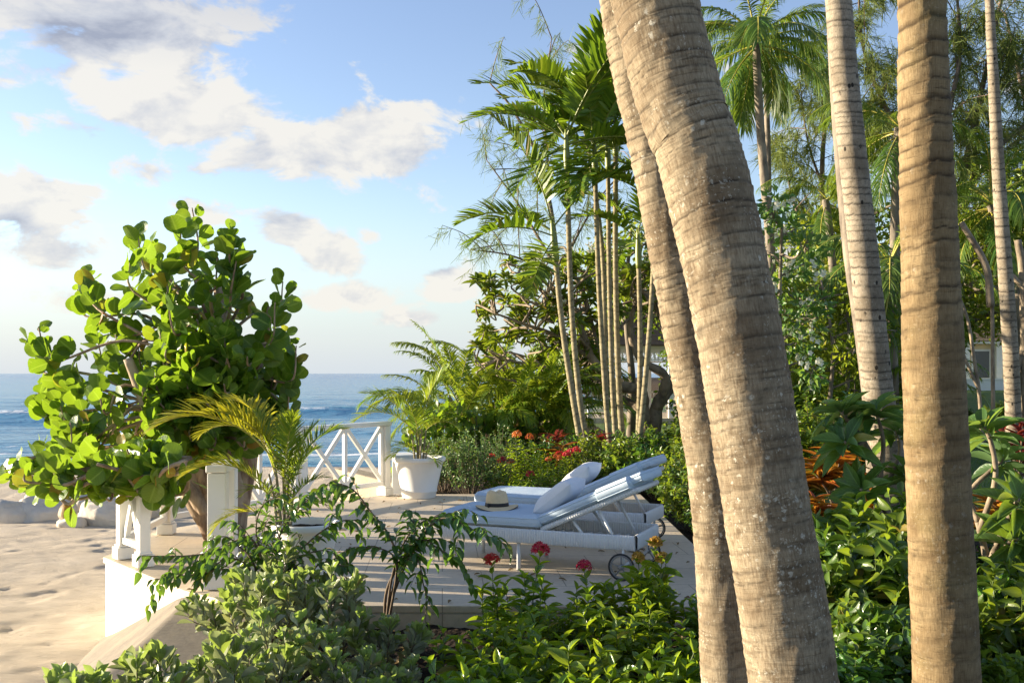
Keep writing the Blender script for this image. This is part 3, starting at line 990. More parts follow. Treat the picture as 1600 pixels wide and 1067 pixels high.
class Fronds:
    """shared frond meshes by launch angle"""
    def __init__(self, mats, angles, name='frond', **kw):
        self.me = []
        self.name = name
        self.ang = angles
        for i, (a, dr) in enumerate(angles):
            o = frond_mb(th0=a, droop=dr, seed=40 + i, **kw).build(name, mats)
            self.me.append(o.data)
            bpy.data.objects.remove(o)
    def put(self, parent, i, loc, rz, sc=1.0, tilt=0.0):
        o = bpy.data.objects.new(self.name, self.me[i % len(self.me)])
        COL.objects.link(o)
        o.parent = parent
        o.location = [float(q) for q in loc]
        o.rotation_euler = (tilt, 0, rz)
        o.scale = (sc, sc, sc)
        return o

def ringed(mb, path, rad, spacing, depth, seed, nseg=28, step=.012, lean=.35, bulge=.35, gw=1.0, fade=None):
    """palm trunk with irregular leaf-scar rings, modelled; writes 'ring' groove strength"""
    r = np.random.default_rng(seed)
    L = np.sum(np.linalg.norm(np.diff(path, axis=0), axis=1))
    k = int(L / step)
    s = np.linspace(0, 1, k)
    pts, _ = sample(path, s)
    rr = np.interp(s, np.linspace(0, 1, len(rad)), rad)
    edges = [0.0]
    while edges[-1] < L + .5:
        edges.append(edges[-1] + spacing * r.uniform(.45, 1.7))
    edges = np.array(edges)
    amp = r.uniform(.3, .95, len(edges))
    a = np.linspace(0, 2 * PI, nseg, endpoint=False)
    ph = r.uniform(0, 2 * PI)
    v = (s * L)[:, None] + (lean * spacing * np.sin(a + ph)[None] + .25 * spacing * fbm(np.cos(a) * 1.4 + seed, np.sin(a) * 1.4 + 3, 3)[None])
    v = v + .16 * spacing * fbm(np.tile(a * 3, (k, 1)), np.repeat((s * L * 4)[:, None], nseg, 1), 3)
    i = np.clip(np.searchsorted(edges, v) - 1, 0, len(edges) - 2)
    u = (v - edges[i]) / (edges[i + 1] - edges[i])
    prof = bulge * np.sin(PI * u) ** .6 + .65 * sst(u, .55, .93) * (1 - sst(u, .95, 1.0))
    am = amp[i]
    if fade: am = am * np.interp(s, fade[0], fade[1])[:, None]
    nz = fbm(np.tile(np.cos(a) * 3 + 4, (k, 1)) , np.repeat((s * L * 9)[:, None], nseg, 1) + np.sin(a)[None] * 3, 4)
    radm = rr[:, None] + depth * am * (prof - .5) + depth * .55 * nz
    ring = (np.exp(-((1 - u) / (.06 * gw)) ** 2) + .9 * np.exp(-(u / (.13 * gw)) ** 2)) * np.clip(am * 1.3, .15, 1)
    mb.tube(pts, radm, nseg, attr=np.clip(ring, 0, 1))

# ------------------------------------------------------------------ foreground coconut palms
def big_palm(name, label, pts, widths, spacing, depth, seed, mat, nseg=64, gw=1.0, fade=None):
    """pts: list of (px,py,dist) along the axis; widths in px at those points"""
    P = np.array([at(*q) for q in pts])
    rad = np.array([wd / F * q[2] / 2 for wd, q in zip(widths, pts)])
    # continue to the ground and above the frame
    d0 = nrm(P[0] - P[1])
    ground = P[0] + (P[0] - P[1]) / (P[0] - P[1])[2] * (-.35 - P[0][2]) * np.array([.5, .5, 1])
    top = P[-1] + nrm(P[-1] - P[-2]) * np.array([.8, .8, 1]) * 3.6
    path = cr(np.concatenate([[ground], P, [top]]), 10)
    base = path[0].copy(); base[2] = -.15
    root = thing(name, label, 'palm tree', base, 0, 'coconut palm trunks in the foreground')
    mb = MB()
    rads = np.concatenate([[rad[0] * 1.18], rad, [rad[-1] * .92]])
    lens = np.concatenate([[0], np.cumsum(np.linalg.norm(np.diff(np.concatenate([[ground], P, [top]]), axis=0), axis=1))])
    rf = np.interp(np.linspace(0, 1, 60), lens / lens[-1], rads)
    ringed(mb, path - base, rf, spacing, depth, seed, nseg, .007, gw=gw, fade=fade)
    mb.build('trunk', M[mat], root, attr='ring')
    return root
big_palm('coconut_palm', 'thickest leaning palm trunk, lichen-spotted, in front of the loungers',
         [(1239, 1067, 3.4), (1192, 760, 3.42), (1150, 500, 3.45), (1092, 240, 3.5), (1022, 0, 3.55)], [138, 134, 131, 132, 133], .046, .010, 11, 'trunk_a', 72, 1.1, ([0, .25, .38, .6], [.5, .6, 1, 1.2]))
big_palm('coconut_palm', 'slimmer leaning palm trunk close behind the thickest one',
         [(1138, 1067, 4.3), (1118, 760, 4.3), (1072, 500, 4.32), (1014, 200, 4.36), (972, 0, 4.4)], [84, 82, 78, 74, 72], .044, .011, 12, 'trunk_a', 56, 1.1, ([0, .25, .38, .6], [.5, .6, 1, 1.2]))
big_palm('coconut_palm', 'upright tan palm trunk with narrow rings, on the right',
         [(1479, 1067, 3.9), (1466, 760, 3.9), (1456, 500, 3.9), (1447, 240, 3.92), (1440, 0, 3.95)], [100, 96, 90, 80, 71], .058, .009, 13, 'trunk_b', 56, 1.5, ([0, .25, .40, .6], [.35, .5, 1, 1.3]))
big_palm('coconut_palm', 'pale grey palm trunk with dark woodpecker-like holes, tilting left',
         [(1388, 720, 9.2), (1372, 610, 9.2), (1350, 400, 9.2), (1328, 200, 9.2), (1310, 0, 9.25)], [50, 46, 44, 42, 40], .07, .006, 14, 'trunk_c', 32)
big_palm('coconut_palm', 'dark slim palm trunk in shade just left of the pale grey one',
         [(1362, 640, 12.5), (1345, 500, 12.5), (1328, 380, 12.5), (1312, 200, 12.6), (1300, 0, 12.7)], [26, 25, 24, 22, 20], .08, .006, 15, 'grey_bark', 20)
big_palm('coconut_palm', 'slender pale palm trunk near the right picture edge',
         [(1583, 640, 13.5), (1576, 500, 13.5), (1562, 300, 13.5), (1552, 120, 13.5), (1546, 0, 13.6)], [24, 23, 20, 16, 13], .09, .006, 16, 'trunk_c', 20)

# ------------------------------------------------------------------ slender cluster palms behind the terrace
FR_CL = Fronds([M['palm'], M['rachis']], [(78, 40), (56, 58), (34, 66), (12, 55), (-20, 35)], L=1.75, nl=32, ll=.50, lw=.07, base=.18, vang=.5, hang=.22, rr=.014)
def slender_palm(label, pts, seed, nfr, sc=1.0, diam=.12, azs=None):
    r = np.random.default_rng(seed)
    P = np.array([at(*q) for q in pts])
    g = P[0].copy()
    path = cr(P, 8)
    base = path[0].copy()
    root = thing('slender_palm', label, 'palm tree', base, 0, 'slender palms in the clump behind the terrace')
    mb = MB()
    ringed(mb, path - base, np.linspace(diam * .56, diam * .42, 20), .10, .006, seed, 12, .02, .2)
    mb.build('trunk', M['stem_ring'], root, attr='ring')
    top = path[-1] - base
    tdir = nrm(path[-1] - path[-3])
    mb = MB()
    cs = cr([top - tdir * .05, top + tdir * .3, top + tdir * .62], 5)
    mb.tube(cs, np.interp(np.linspace(0, 1, len(cs)), [0, .3, 1], [diam * .5, diam * .62, diam * .25]), 10)
    mb.build('crownshaft', M['rachis'], root)
    for i in range(nfr):
        azm = (azs[i % len(azs)] if azs is not None else i * 2.4) + r.uniform(-.35, .35)
        k = [0, 1, 1, 2, 2, 3, 3, 4][i % 8] if nfr > 6 else [0, 1, 2, 2, 3, 4][i]
        FR_CL.put(root, k, top + tdir * (.55 - .06 * k), azm, sc * r.uniform(.85, 1.12), r.uniform(-.25, .25))
    return root
slender_palm('leaning slender palm whose long frond reaches out left over the sea', [(919, 752, 15.8), (902, 660, 15.8), (880, 520, 15.8), (868, 405, 15.8)], 21, 6, 1.12, .10, [PI, .6, PI * .93, 2.2, PI * 1.1, 4.4])
slender_palm('slender palm second from left in the clump, with the bushy crown', [(925, 745, 16.2), (908, 640, 16.2), (893, 480, 16.2), (886, 262, 16.2)], 22, 14, 1.1, .095)
slender_palm('slender palm in the middle of the clump, bright stem', [(958, 745, 16.5), (948, 640, 16.5), (936, 450, 16.5), (930, 275, 16.5)], 23, 11, 1.0, .09)
slender_palm('slender straight palm right of the clump middle, yellowish stem', [(966, 742, 16.8), (957, 600, 16.8), (952, 430, 16.8), (950, 262, 16.8)], 24, 12, 1.0, .088)
slender_palm('slender dark-stemmed palm with dense rings behind the yellowish one', [(976, 738, 17.2), (967, 600, 17.2), (962, 430, 17.2), (962, 240, 17.2)], 25, 11, 1.0, .10)
slender_palm('shorter slender palm with a low crown right of the clump', [(996, 730, 17.0), (1000, 600, 17.0), (1000, 500, 17.0), (998, 415, 17.0)], 26, 7, .9, .095)
slender_palm('slender palm leaning right toward the thick foreground trunks', [(995, 728, 16.6), (1006, 620, 16.6), (1016, 500, 16.6), (1024, 360, 16.6)], 27, 7, .9, .09)
slender_palm('tallest slender palm whose crown tops the clump', [(950, 740, 18.0), (946, 560, 18.0), (940, 380, 18.0), (915, 205, 18.0)], 28, 15, 1.1, .088)

# ------------------------------------------------------------------ areca palms (pots and clumps)
FR_AR = Fronds([M['areca'], M['rachis_y']], [(84, 40), (66, 70), (50, 95), (35, 95), (15, 80)], L=1.0, nl=34, ll=.34, lw=.022, base=.22, vang=.55, hang=.25, rr=.008, a0=62, a1=24)
FR_ARY = Fronds([M['areca_y'], M['rachis_y']], [(70, 75), (55, 95), (40, 105)], L=1.0, nl=36, ll=.34, lw=.022, base=.25, vang=.5, hang=.35, rr=.008, a0=62, a1=24)
FR_ARF = Fronds([M['areca'], M['rachis_y']], [(82, 45), (66, 75), (50, 95), (30, 95)], L=2.0, nl=46, ll=.55, lw=.04, base=.18, vang=.4, hang=.7, rr=.014, a0=62, a1=24)

def white_pot(loc, rt, h, label):
    root = thing('white_pot', label, 'plant pot', loc, 0, 'white plant pots on the terrace')
    rb = rt * .66
    b = MB()
    prof = [(0, .0), (rb * .97, .0), (rb, .012), (rb + (rt - rb) * .10, h * .14), (rb + (rt - rb) * .10 + .008, h * .155), (rb + (rt - rb) * .13 + .008, h * .185), (rb + (rt - rb) * .14, h * .20),
            (rb + (rt - rb) * .86, h * .86), (rt * .985, h * .885), (rt * 1.045, h * .90), (rt * 1.06, h * .925), (rt * 1.06, h * .965), (rt * 1.045, h * .99), (rt * 1.0, h), (rt * .93, h * .995), (rt * .90, h * .97), (rt * .87, h * .80)]
    b.lathe(prof, 48)
    b.build('pot_body', M['pot'], root)
    b = MB()
    a = np.linspace(0, 2 * PI, 33)
    rr_ = np.linspace(0, rt * .905, 10)
    Rg, Ag = np.meshgrid(rr_, a, indexing='ij')
    b.grid(np.stack([Rg * np.cos(Ag), Rg * np.sin(Ag), h * .90 + .02 * fbm(Rg * 30 * np.cos(Ag), Rg * 30 * np.sin(Ag), 3)], -1))
    b.build('potting_soil', M['soil'], root)
    return root

def areca(label, loc, fronds, stems, grp=None):
    root = thing('areca_palm', label, 'palm', loc, 0, grp)
    b = MB()
    for (x, y, lx, ly, h, rad) in stems:
        b.tube(cr([(x, y, -.05), (x + lx * .4, y + ly * .4, h * .5), (x + lx, y + ly, h)], 5), np.linspace(rad, rad * .6, 11), 7)
    b.build('stem', M['stem_ring'], root)
    for (fr, k, p, az_, s_, tl) in fronds:
        fr.put(root, k, p, az_, s_, tl)
    return root

# far pot
P1 = (-1.20, 12.85, 0)
white_pot(P1, .325, .525, 'white tapered pot with areca palm beside the far railing post')
areca('small areca palm with upright fronds in the far white pot', (P1[0], P1[1], .47),
      [(FR_AR, 0, (.02, .02, .25), 1.2, .95, .1), (FR_AR, 1, (0, 0, .3), PI, 1.0, .15), (FR_AR, 1, (.02, 0, .3), 2.2, .95, 0), (FR_AR, 2, (-.03, 0, .32), 2.9, 1.0, .2),
       (FR_AR, 2, (.02, 0, .3), -.6, .7, 0), (FR_AR, 0, (0, .03, .3), .2, 1.0, 0), (FR_AR, 1, (0, -.03, .25), -1.7, .7, 0), (FR_AR, 3, (0, 0, .1), -2.2, .55, 0), (FR_AR, 3, (0, 0, .12), .5, .6, 0),
       (FR_AR, 3, (0, 0, .1), 2.6, .6, 0), (FR_AR, 4, (0, 0, .1), -.9, .5, 0), (FR_AR, 3, (0, 0, .05), 3.6, .5, 0)],
      [(.0, .0, .02, 0, .35, .016), (.05, .02, .04, .02, .4, .016), (-.05, 0, -.05, 0, .35, .015), (.02, -.05, .02, -.02, .3, .014), (-.02, .05, -.02, .03, .38, .014), (.08, -.02, .06, -.02, .25, .013)])
# near pot
P2 = (-1.50, 7.25, 0)
white_pot(P2, .235, .52, 'white pot half hidden behind the foreground shrubs')
areca('areca palm with arching yellow-green fronds in the half hidden pot', (P2[0] - .16, P2[1], .47),
      [(FR_ARY, 0, (-.06, 0, .38), PI * .98, .92, .25), (FR_ARY, 1, (-.06, 0, .48), PI * 1.06, 1.0, -.2), (FR_ARY, 0, (-.05, .02, .42), PI * .8, .85, .1), (FR_ARY, 1, (-.04, 0, .2), PI * 1.1, .78, .1), (FR_ARY, 0, (-.02, 0, .45), PI * 1.2, .72, .3), (FR_ARY, 1, (-.02, -.02, .46), PI * .9, .8, .0), (FR_AR, 0, (-.05, 0, .3), 2.6, .6, 0), (FR_AR, 1, (.02, 0, .3), .8, .7, 0), (FR_AR, 0, (.0, 0, .3), -1.0, .6, 0), (FR_AR, 1, (-.04, 0, .1), 3.6, .7, 0),
       (FR_AR, 0, (.02, 0, .2), .5, .62, 0), (FR_AR, 0, (.0, .02, .2), 2.0, .7, .1), (FR_AR, 1, (.02, 0, .12), -.3, .45, 0), (FR_AR, 1, (0, 0, .2), 1.2, .6, 0), (FR_AR, 2, (0, 0, .1), -1.2, .4, 0),
       (FR_AR, 0, (.03, -.02, .1), .0, .55, 0), (FR_AR, 2, (0, 0, .12), 2.6, .5, 0), (FR_ARY, 2, (0, 0, .02), PI * 1.12, .58, 0), (FR_AR, 2, (.0, 0, .05), .6, .4, 0)],
      [(-.02, 0, -.05, 0, .5, .014), (.03, .0, .0, 0, .4, .013), (.0, .03, -.02, .02, .45, .013), (-.04, -.02, -.06, -.01, .4, .012), (.05, -.02, .03, 0, .3, .012)])

def areca_clump(label, loc, n, seed, sc, spread=.5, lean=(0, 0), mat=None):
    r = np.random.default_rng(seed)
    fr, st = [], []
    for i in range(n):
        a = r.uniform(0, 2 * PI)
        x, y = spread * .5 * math.cos(a), spread * .5 * math.sin(a)
        h = r.uniform(.5, 1.3) * sc
        lx, ly = x * .9 + lean[0] * h, y * .9 + lean[1] * h
        st.append((x, y, lx, ly, h, .035 * sc))
        for k in range(4):
            fr.append((FR_ARF, [0, 1, 1, 2, 2, 3][(i + k) % 6], (x + lx, y + ly, h), a + r.uniform(-1.6, 1.6), sc * r.uniform(.7, 1.05), r.uniform(-.3, .3)))
    return areca(label, loc, fr, st, 'areca clumps beyond the terrace')
areca_clump('feathery wind-blown areca clump leaning out over the sea', at(785, 690, 19.6) * [1, 1, 0] + [0, 0, -.15], 12, 51, 1.02, 1.1, (-.06, 0))
areca_clump('bright yellow-green areca clump left of the slender stems', at(806, 690, 21) * [1, 1, 0] + [0, 0, -.15], 7, 52, .80, .9)
areca_clump('low feathery areca tuft in front of the feathery clump, over the sea grape bushes', at(778, 690, 19.4) * [1, 1, 0] + [0, 0, -.15], 7, 54, .78, .8, (-.12, 0))
areca_clump('tall areca clump behind the feathery one', at(800, 690, 22.6) * [1, 1, 0] + [0, 0, -.15], 10, 53, 1.15, 1.1, (-.04, 0))

# ------------------------------------------------------------------ sun loungers
LU = nrm(np.array([-.92, .39, 0]))           # from the wheel end to the foot end
LW = np.array([-LU[1] * -1, LU[0] * -1, 0])  # across, away from the camera
def corrug(mb, x0, x1, y, z0, z1, ax='x', rib=.021, th=.016):
    n = int(abs(x1 - x0) / rib * 4)
    x = np.linspace(x0, x1, n)
    w_ = th + .0045 * np.cos(2 * PI * x / rib)
    zz = np.array([z0, z0 + .012, (z0 + z1) / 2, z1 - .012, z1])
    pinch = np.array([.4, 1, 1, 1, .4])
    rows = [np.stack([x, y - w_ * p, np.full(n, z)], 1) for z, p in zip(zz, pinch)]
    rows += [np.stack([x, y + w_ * p, np.full(n, z)], 1) for z, p in zip(zz[::-1], pinch[::-1])]
    rows.append(rows[0])
    V = np.stack(rows)
    if ax == 'y': V = V[..., [1, 0, 2]] * np.array([1, 1, 1])
    mb.grid(V)
    return mb
def lounger(label, o0):
    ang = math.atan2(LU[1], LU[0])
    # local frame: +x toward the foot end, +y toward the camera side after rotation
    root = thing('sun_lounger', label, 'sun lounger', (o0[0], o0[1], 0), ang, 'two white wicker sun loungers on the terrace')
    L, Wd = 1.67, .72
    y0, y1 = -Wd + .02, -.02     # the far long side is at y0
    b = MB()
    corrug(b, 0, L, y1, .228, .345)
    corrug(b, 0, L, y0, .228, .345)
    corrug(b, y0 + .02, y1 - .02, .0, .228, .345, 'y')
    corrug(b, y0 + .02, y1 - .02, L, .228, .345, 'y')
    b.build('wicker_frame', M['wicker'], root)
    b = MB()
    for x in np.arange(.06, L - .04, .085):
        b.box((x, (y0 + y1) / 2, .245), (.03, Wd - .08, .014))
    for y in (y0 + .028, y1 - .028): b.box((L / 2, y, .232), (L - .06, .02, .012))
    b.build('slat_base', M['metal'], root, False)
    for x, yy in ((1.58, y0 + .03), (1.58, y1 - .03), (.98, y0 + .03), (.98, y1 - .03)):
        b = MB()
        b.tube([(x, yy, .0), (x, yy, .235)], .017, 12)
        b.build('leg', M['metal'], root)
    for yy in (y1 + .055, y0 - .055):
        R_ = .108
        wl_ = bpy.data.objects.new('wheel', None)
        b = MB()
        a = np.linspace(0, 2 * PI, 41)
        ring = np.stack([.09 + (R_ - .009) * np.cos(a), np.full(41, yy), R_ + (R_ - .009) * np.sin(a)], 1)
        b.tube(ring, .0075, 8, cap=False)
        wo = b.build('wheel', M['rubber'], root)
        b = MB()
        ring = np.stack([.09 + (R_ - .024) * np.cos(a), np.full(41, yy), R_ + (R_ - .024) * np.sin(a)], 1)
        b.tube(ring, .007, 6, cap=False)
        for q in range(5):
            t_ = q * 2 * PI / 5 + .3
            b.tube([(.09, yy, R_), (.09 + (R_ - .024) * math.cos(t_), yy, R_ + (R_ - .024) * math.sin(t_))], .006, 6)
        b.tube([(.09, yy - .02, R_), (.09, yy + .02, R_)], .022, 12)
        b.build('rim', M['steel'], wo)
        bpy.data.objects.remove(wl_)
    b = MB()
    b.tube([(.09, y0 - .05, .108), (.09, y1 + .05, .108)], .010, 8)
    for yy in (y0, y1): b.tube([(.09, yy, .108), (.09, yy, .24)], .012, 8)
    b.build('axle', M['metal'], root)
    # seat mattress
    hx = .78
    def cushion(lx, ly, lz, cx, r_foot, name, par, matl=M['fabric'], tilt=None, org=None, puff=.012):
        n1_, n2_ = 44, 22
        # rounded outline (superellipse-ish corners)
        us = np.linspace(-1, 1, n1_)
        vs_ = np.linspace(-1, 1, n2_)
        U, Vv = np.meshgrid(us, vs_, indexing='ij')
        def side(sgn):
            e = 1 - np.maximum(np.abs(U) ** 14, np.abs(Vv) ** 10)
            return sgn * (lz / 2) * (.55 + .45 * np.clip(e * 3, 0, 1) ** .5) + sgn * puff * (1 - U ** 2) * (1 - Vv ** 2)
        cornr = np.where(np.abs(Vv) > .7, (np.abs(Vv) - .7) / .3, 0) ** 2
        X = U * (lx / 2) - np.sign(U) * cornr * np.clip((np.abs(U) - .8) / .2, 0, 1) * np.where(U > 0, r_foot, .012)
        Y = Vv * (ly / 2)
        mbq = MB()
        top, bot = np.stack([X, Y, side(1)], -1), np.stack([X, Y, side(-1)], -1)
        def ed(A): return np.concatenate([A[:, 0], A[-1, 1:], A[-2::-1, -1], A[0, -2::-1]])
        q1, q2 = ed(top), ed(bot)
        mid_ = (q1 + q2) / 2
        outw = mid_.copy(); outw[:, 2] = 0
        mbq.grid(top)
        mbq.grid(bot[:, ::-1])
        rows = []
        for f_ in (0, .2, .5, .8, 1):
            rw = q1 * (1 - f_) + q2 * f_
            bl = math.sin(PI * f_) * .010
            rw = rw + nrm(outw) * bl
            rows.append(rw)
        mbq.grid(np.stack(rows))
        # piping along both edges
        for e_ in (q1, q2):
            mbq.tube(e_[::2] + nrm(outw)[::2] * .002, .0045, 5, cap=False)
        for k in range(len(mbq.v)):
            v = mbq.v[k]
            if tilt is not None:
                c_, s_ = math.cos(tilt), math.sin(tilt)
                v = v @ np.array([[c_, 0, -s_], [0, 1, 0], [s_, 0, c_]])
            mbq.v[k] = v + (np.array(org) if org is not None else np.array([cx, (y0 + y1) / 2, 0]))
        return mbq.build(name, matl, par)
    lx = L - hx + .03
    m1 = cushion(lx, Wd - .03, .105, 0, .05, 'seat_mattress', root, org=(hx + lx / 2, (y0 + y1) / 2, .345 + .055))
    # backrest, tilted about the hinge
    A = R(24)
    bl = .86
    def bp(s_, n_, y): return np.array([hx - math.cos(A) * s_ + math.sin(A) * n_ * -1 * -1 * 0 + math.sin(A) * n_, y, .345 + math.sin(A) * s_ + math.cos(A) * n_])
    b = MB()
    for yy in (y0 + .035, y1 - .035):
        p, q = bp(0, 0, yy), bp(bl, 0, yy)
        k = int(bl / .021 * 4)
        s_ = np.linspace(0, 1, k)
        b.tube(p + (q - p) * s_[:, None], .023 + .003 * np.cos(2 * PI * s_ * bl / .021), 8)
    p, q = bp(bl, 0, y0 + .035), bp(bl, 0, y1 - .035)
    b.tube([p, q], .022, 8)
    for s_ in np.linspace(.08, bl - .08, 9): b.bar(bp(s_, 0, y0 + .035), bp(s_, 0, y1 - .035), .028, .012, up=(math.sin(A), 0, math.cos(A)))
    b.build('backrest_frame', M['wicker'], root)
    m2 = cushion(bl - .02, Wd - .05, .085, 0, .012, 'back_mattress', root, tilt=A, org=bp(bl / 2, .070, (y0 + y1) / 2))
    cushion(.30, Wd - .025, .115, 0, .012, 'head_cover', m2, tilt=A, org=bp(bl - .17, .068, (y0 + y1) / 2), puff=.004)
    cushion(.17, Wd - .12, .08, 0, .012, 'head_flap', m2, tilt=A, org=bp(bl - .0, .078, (y0 + y1) / 2), puff=.003)
    for yy in (y0 + .07, y1 - .07):
        b = MB()
        b.tube([bp(.50, -.02, yy), (.16, yy, .262)], .0125, 8)
        b.tube([(.40, yy, .262), bp(.26, -.02, yy)], .0125, 8)
        b.build('strut', M['metal'], root)
    return root
lounger('white wicker lounger nearer the camera, straw hat on its pale blue mattress', (.907 + .03, 7.66))
lounger('white wicker lounger behind the one with the hat, pale blue mattress', (1.17, 8.90))

def pillow(label, loc, rot):
    n = 26
    u = np.linspace(-1, 1, n)
    U, V_ = np.meshgrid(u, u, indexing='ij')
    s = .205
    pin = 1 - .10 * (1 - np.abs(U) ** 2) * np.abs(V_) ** 4 - .0
    pin2 = 1 - .10 * (1 - np.abs(V_) ** 2) * np.abs(U) ** 4
    Zt = .085 * ((1 - U ** 4) * (1 - V_ ** 4)) ** .55 + .012 * fbm(U * 2.5 + loc[1], V_ * 2.5, 3) * (1 - U ** 2) * (1 - V_ ** 2)
    b = MB()
    b.grid(np.stack([U * s * pin2, V_ * s * pin, Zt], -1))
    b.grid(np.stack([U * s * pin2, V_ * s * pin, -Zt], -1)[:, ::-1])
    o = b.build('pillow', M['pillow'])
    o.location = loc
    o.rotation_euler = rot
    return tag(o, label, 'pillow', 'white pillows on the loungers')
def on_lounger(o0, x, y, z):
    q = np.array(o0) + LU[:2] * x
    nrm_ = np.array([-LU[1], LU[0]])
    q = q + nrm_ * y
    return (float(q[0]), float(q[1]), z)
la = math.atan2(LU[1], LU[0])
pillow('white pillow leaning on the backrest of the lounger with the hat', on_lounger((.937, 7.66), .73, -.34, .585), (0, R(38), la))
pillow('white pillow leaning on the backrest of the farther lounger', on_lounger((1.17, 8.90), .72, -.36, .60), (0, R(40), la))

# straw hat
hat = thing('straw_hat', 'straw panama hat with black band lying on the nearer lounger', 'hat', on_lounger((.937, 7.66), 1.27, -.27, .462), .4)
b = MB()
def hat_w(V_, a):
    k = np.clip((V_[..., 2] - .075) / .05, 0, 1)
    V_[..., 2] -= .018 * k * np.cos(2 * a)[None] ** 2 * (np.hypot(V_[..., 0], V_[..., 1]) < .075)
    rad = np.hypot(V_[..., 0], V_[..., 1])
    V_[..., 2] += np.where(rad > .10, .014 * ((rad - .10) / .07) * np.cos(2 * a + .6)[None], 0)
    V_[..., 0] *= 1 - .10 * k * (np.cos(a)[None] > 0)
    return V_
prof = [(.172, .004), (.172, .008), (.15, .010), (.12, .012), (.098, .016), (.094, .03), (.091, .06), (.086, .095), (.078, .116), (.062, .126), (.04, .124), (.02, .118), (0.001, .116)]
b.lathe(prof, 48, sx=1.05, sy=.95, wob=hat_w)
prof2 = [(.172, .004), (.12, .006), (.09, .008), (.001, .009)]
b.lathe(prof2, 48, sx=1.05, sy=.95, wob=hat_w)
b.v = [v * np.array([1, 1, 1.2]) for v in b.v]
b.build('straw_body', M['hat'], hat)
b = MB()
b.lathe([(.0965, .018), (.0985, .02), (.0955, .048), (.0935, .05)], 48, sx=1.05, sy=.95)
b.box((-.095, -.03, .03), (.012, .05, .03))
b.build('hat_band', M['black'], hat)
b = MB()
a = np.linspace(0, 2 * PI, 49)
b.tube(np.stack([.1725 * 1.05 * np.cos(a), .1725 * .95 * np.sin(a), .006 + .0145 * np.cos(2 * a + .6)], 1), .0035, 6, cap=False)
b.build('brim_trim', M['black'], hat)

# ------------------------------------------------------------------ sea grape tree
def grape_leaves(mb, path, r, n, s0, size, twist=None):
    """alternate round leaves along the end of a branch"""
    s = np.linspace(s0, 1, n) + r.uniform(-.02, .02, n)
    p, t = sample(path, np.clip(s, 0, 1))
    a = np.arange(n) * PI + r.uniform(-.8, .8, n) + r.uniform(0, 2 * PI)
    rnd = nrm(r.normal(size=(n, 3)))
    e1 = nrm(np.cross(t, np.array([.2, .1, 1.]) + .4 * r.normal(size=(n, 3))))
    e2 = np.cross(t, e1)
    out = e1 * np.cos(a)[:, None] + e2 * np.sin(a)[:, None]
    d = nrm(out * .9 + t * .7 + np.array([0, 0, .15]) + .35 * rnd)
    sz = size * r.uniform(.50, 1.22, n) * np.where(s > .93, .7, 1)
    pos = p + out * .02 + d * .02
    up = nrm(t * .55 - out * .55 + .65 * r.normal(size=(n, 3)) + np.array([-.25, 0, .1]))
    h = n // 2
    mb.leaves(T_ROUND, pos[:h], d[:h], up[:h], sz[:h], sz[:h] * 1.08)
    mb.leaves(T_ROUND2, pos[h:], d[h:], up[h:], sz[h:], sz[h:] * 1.05)
    return pos, d, up, sz

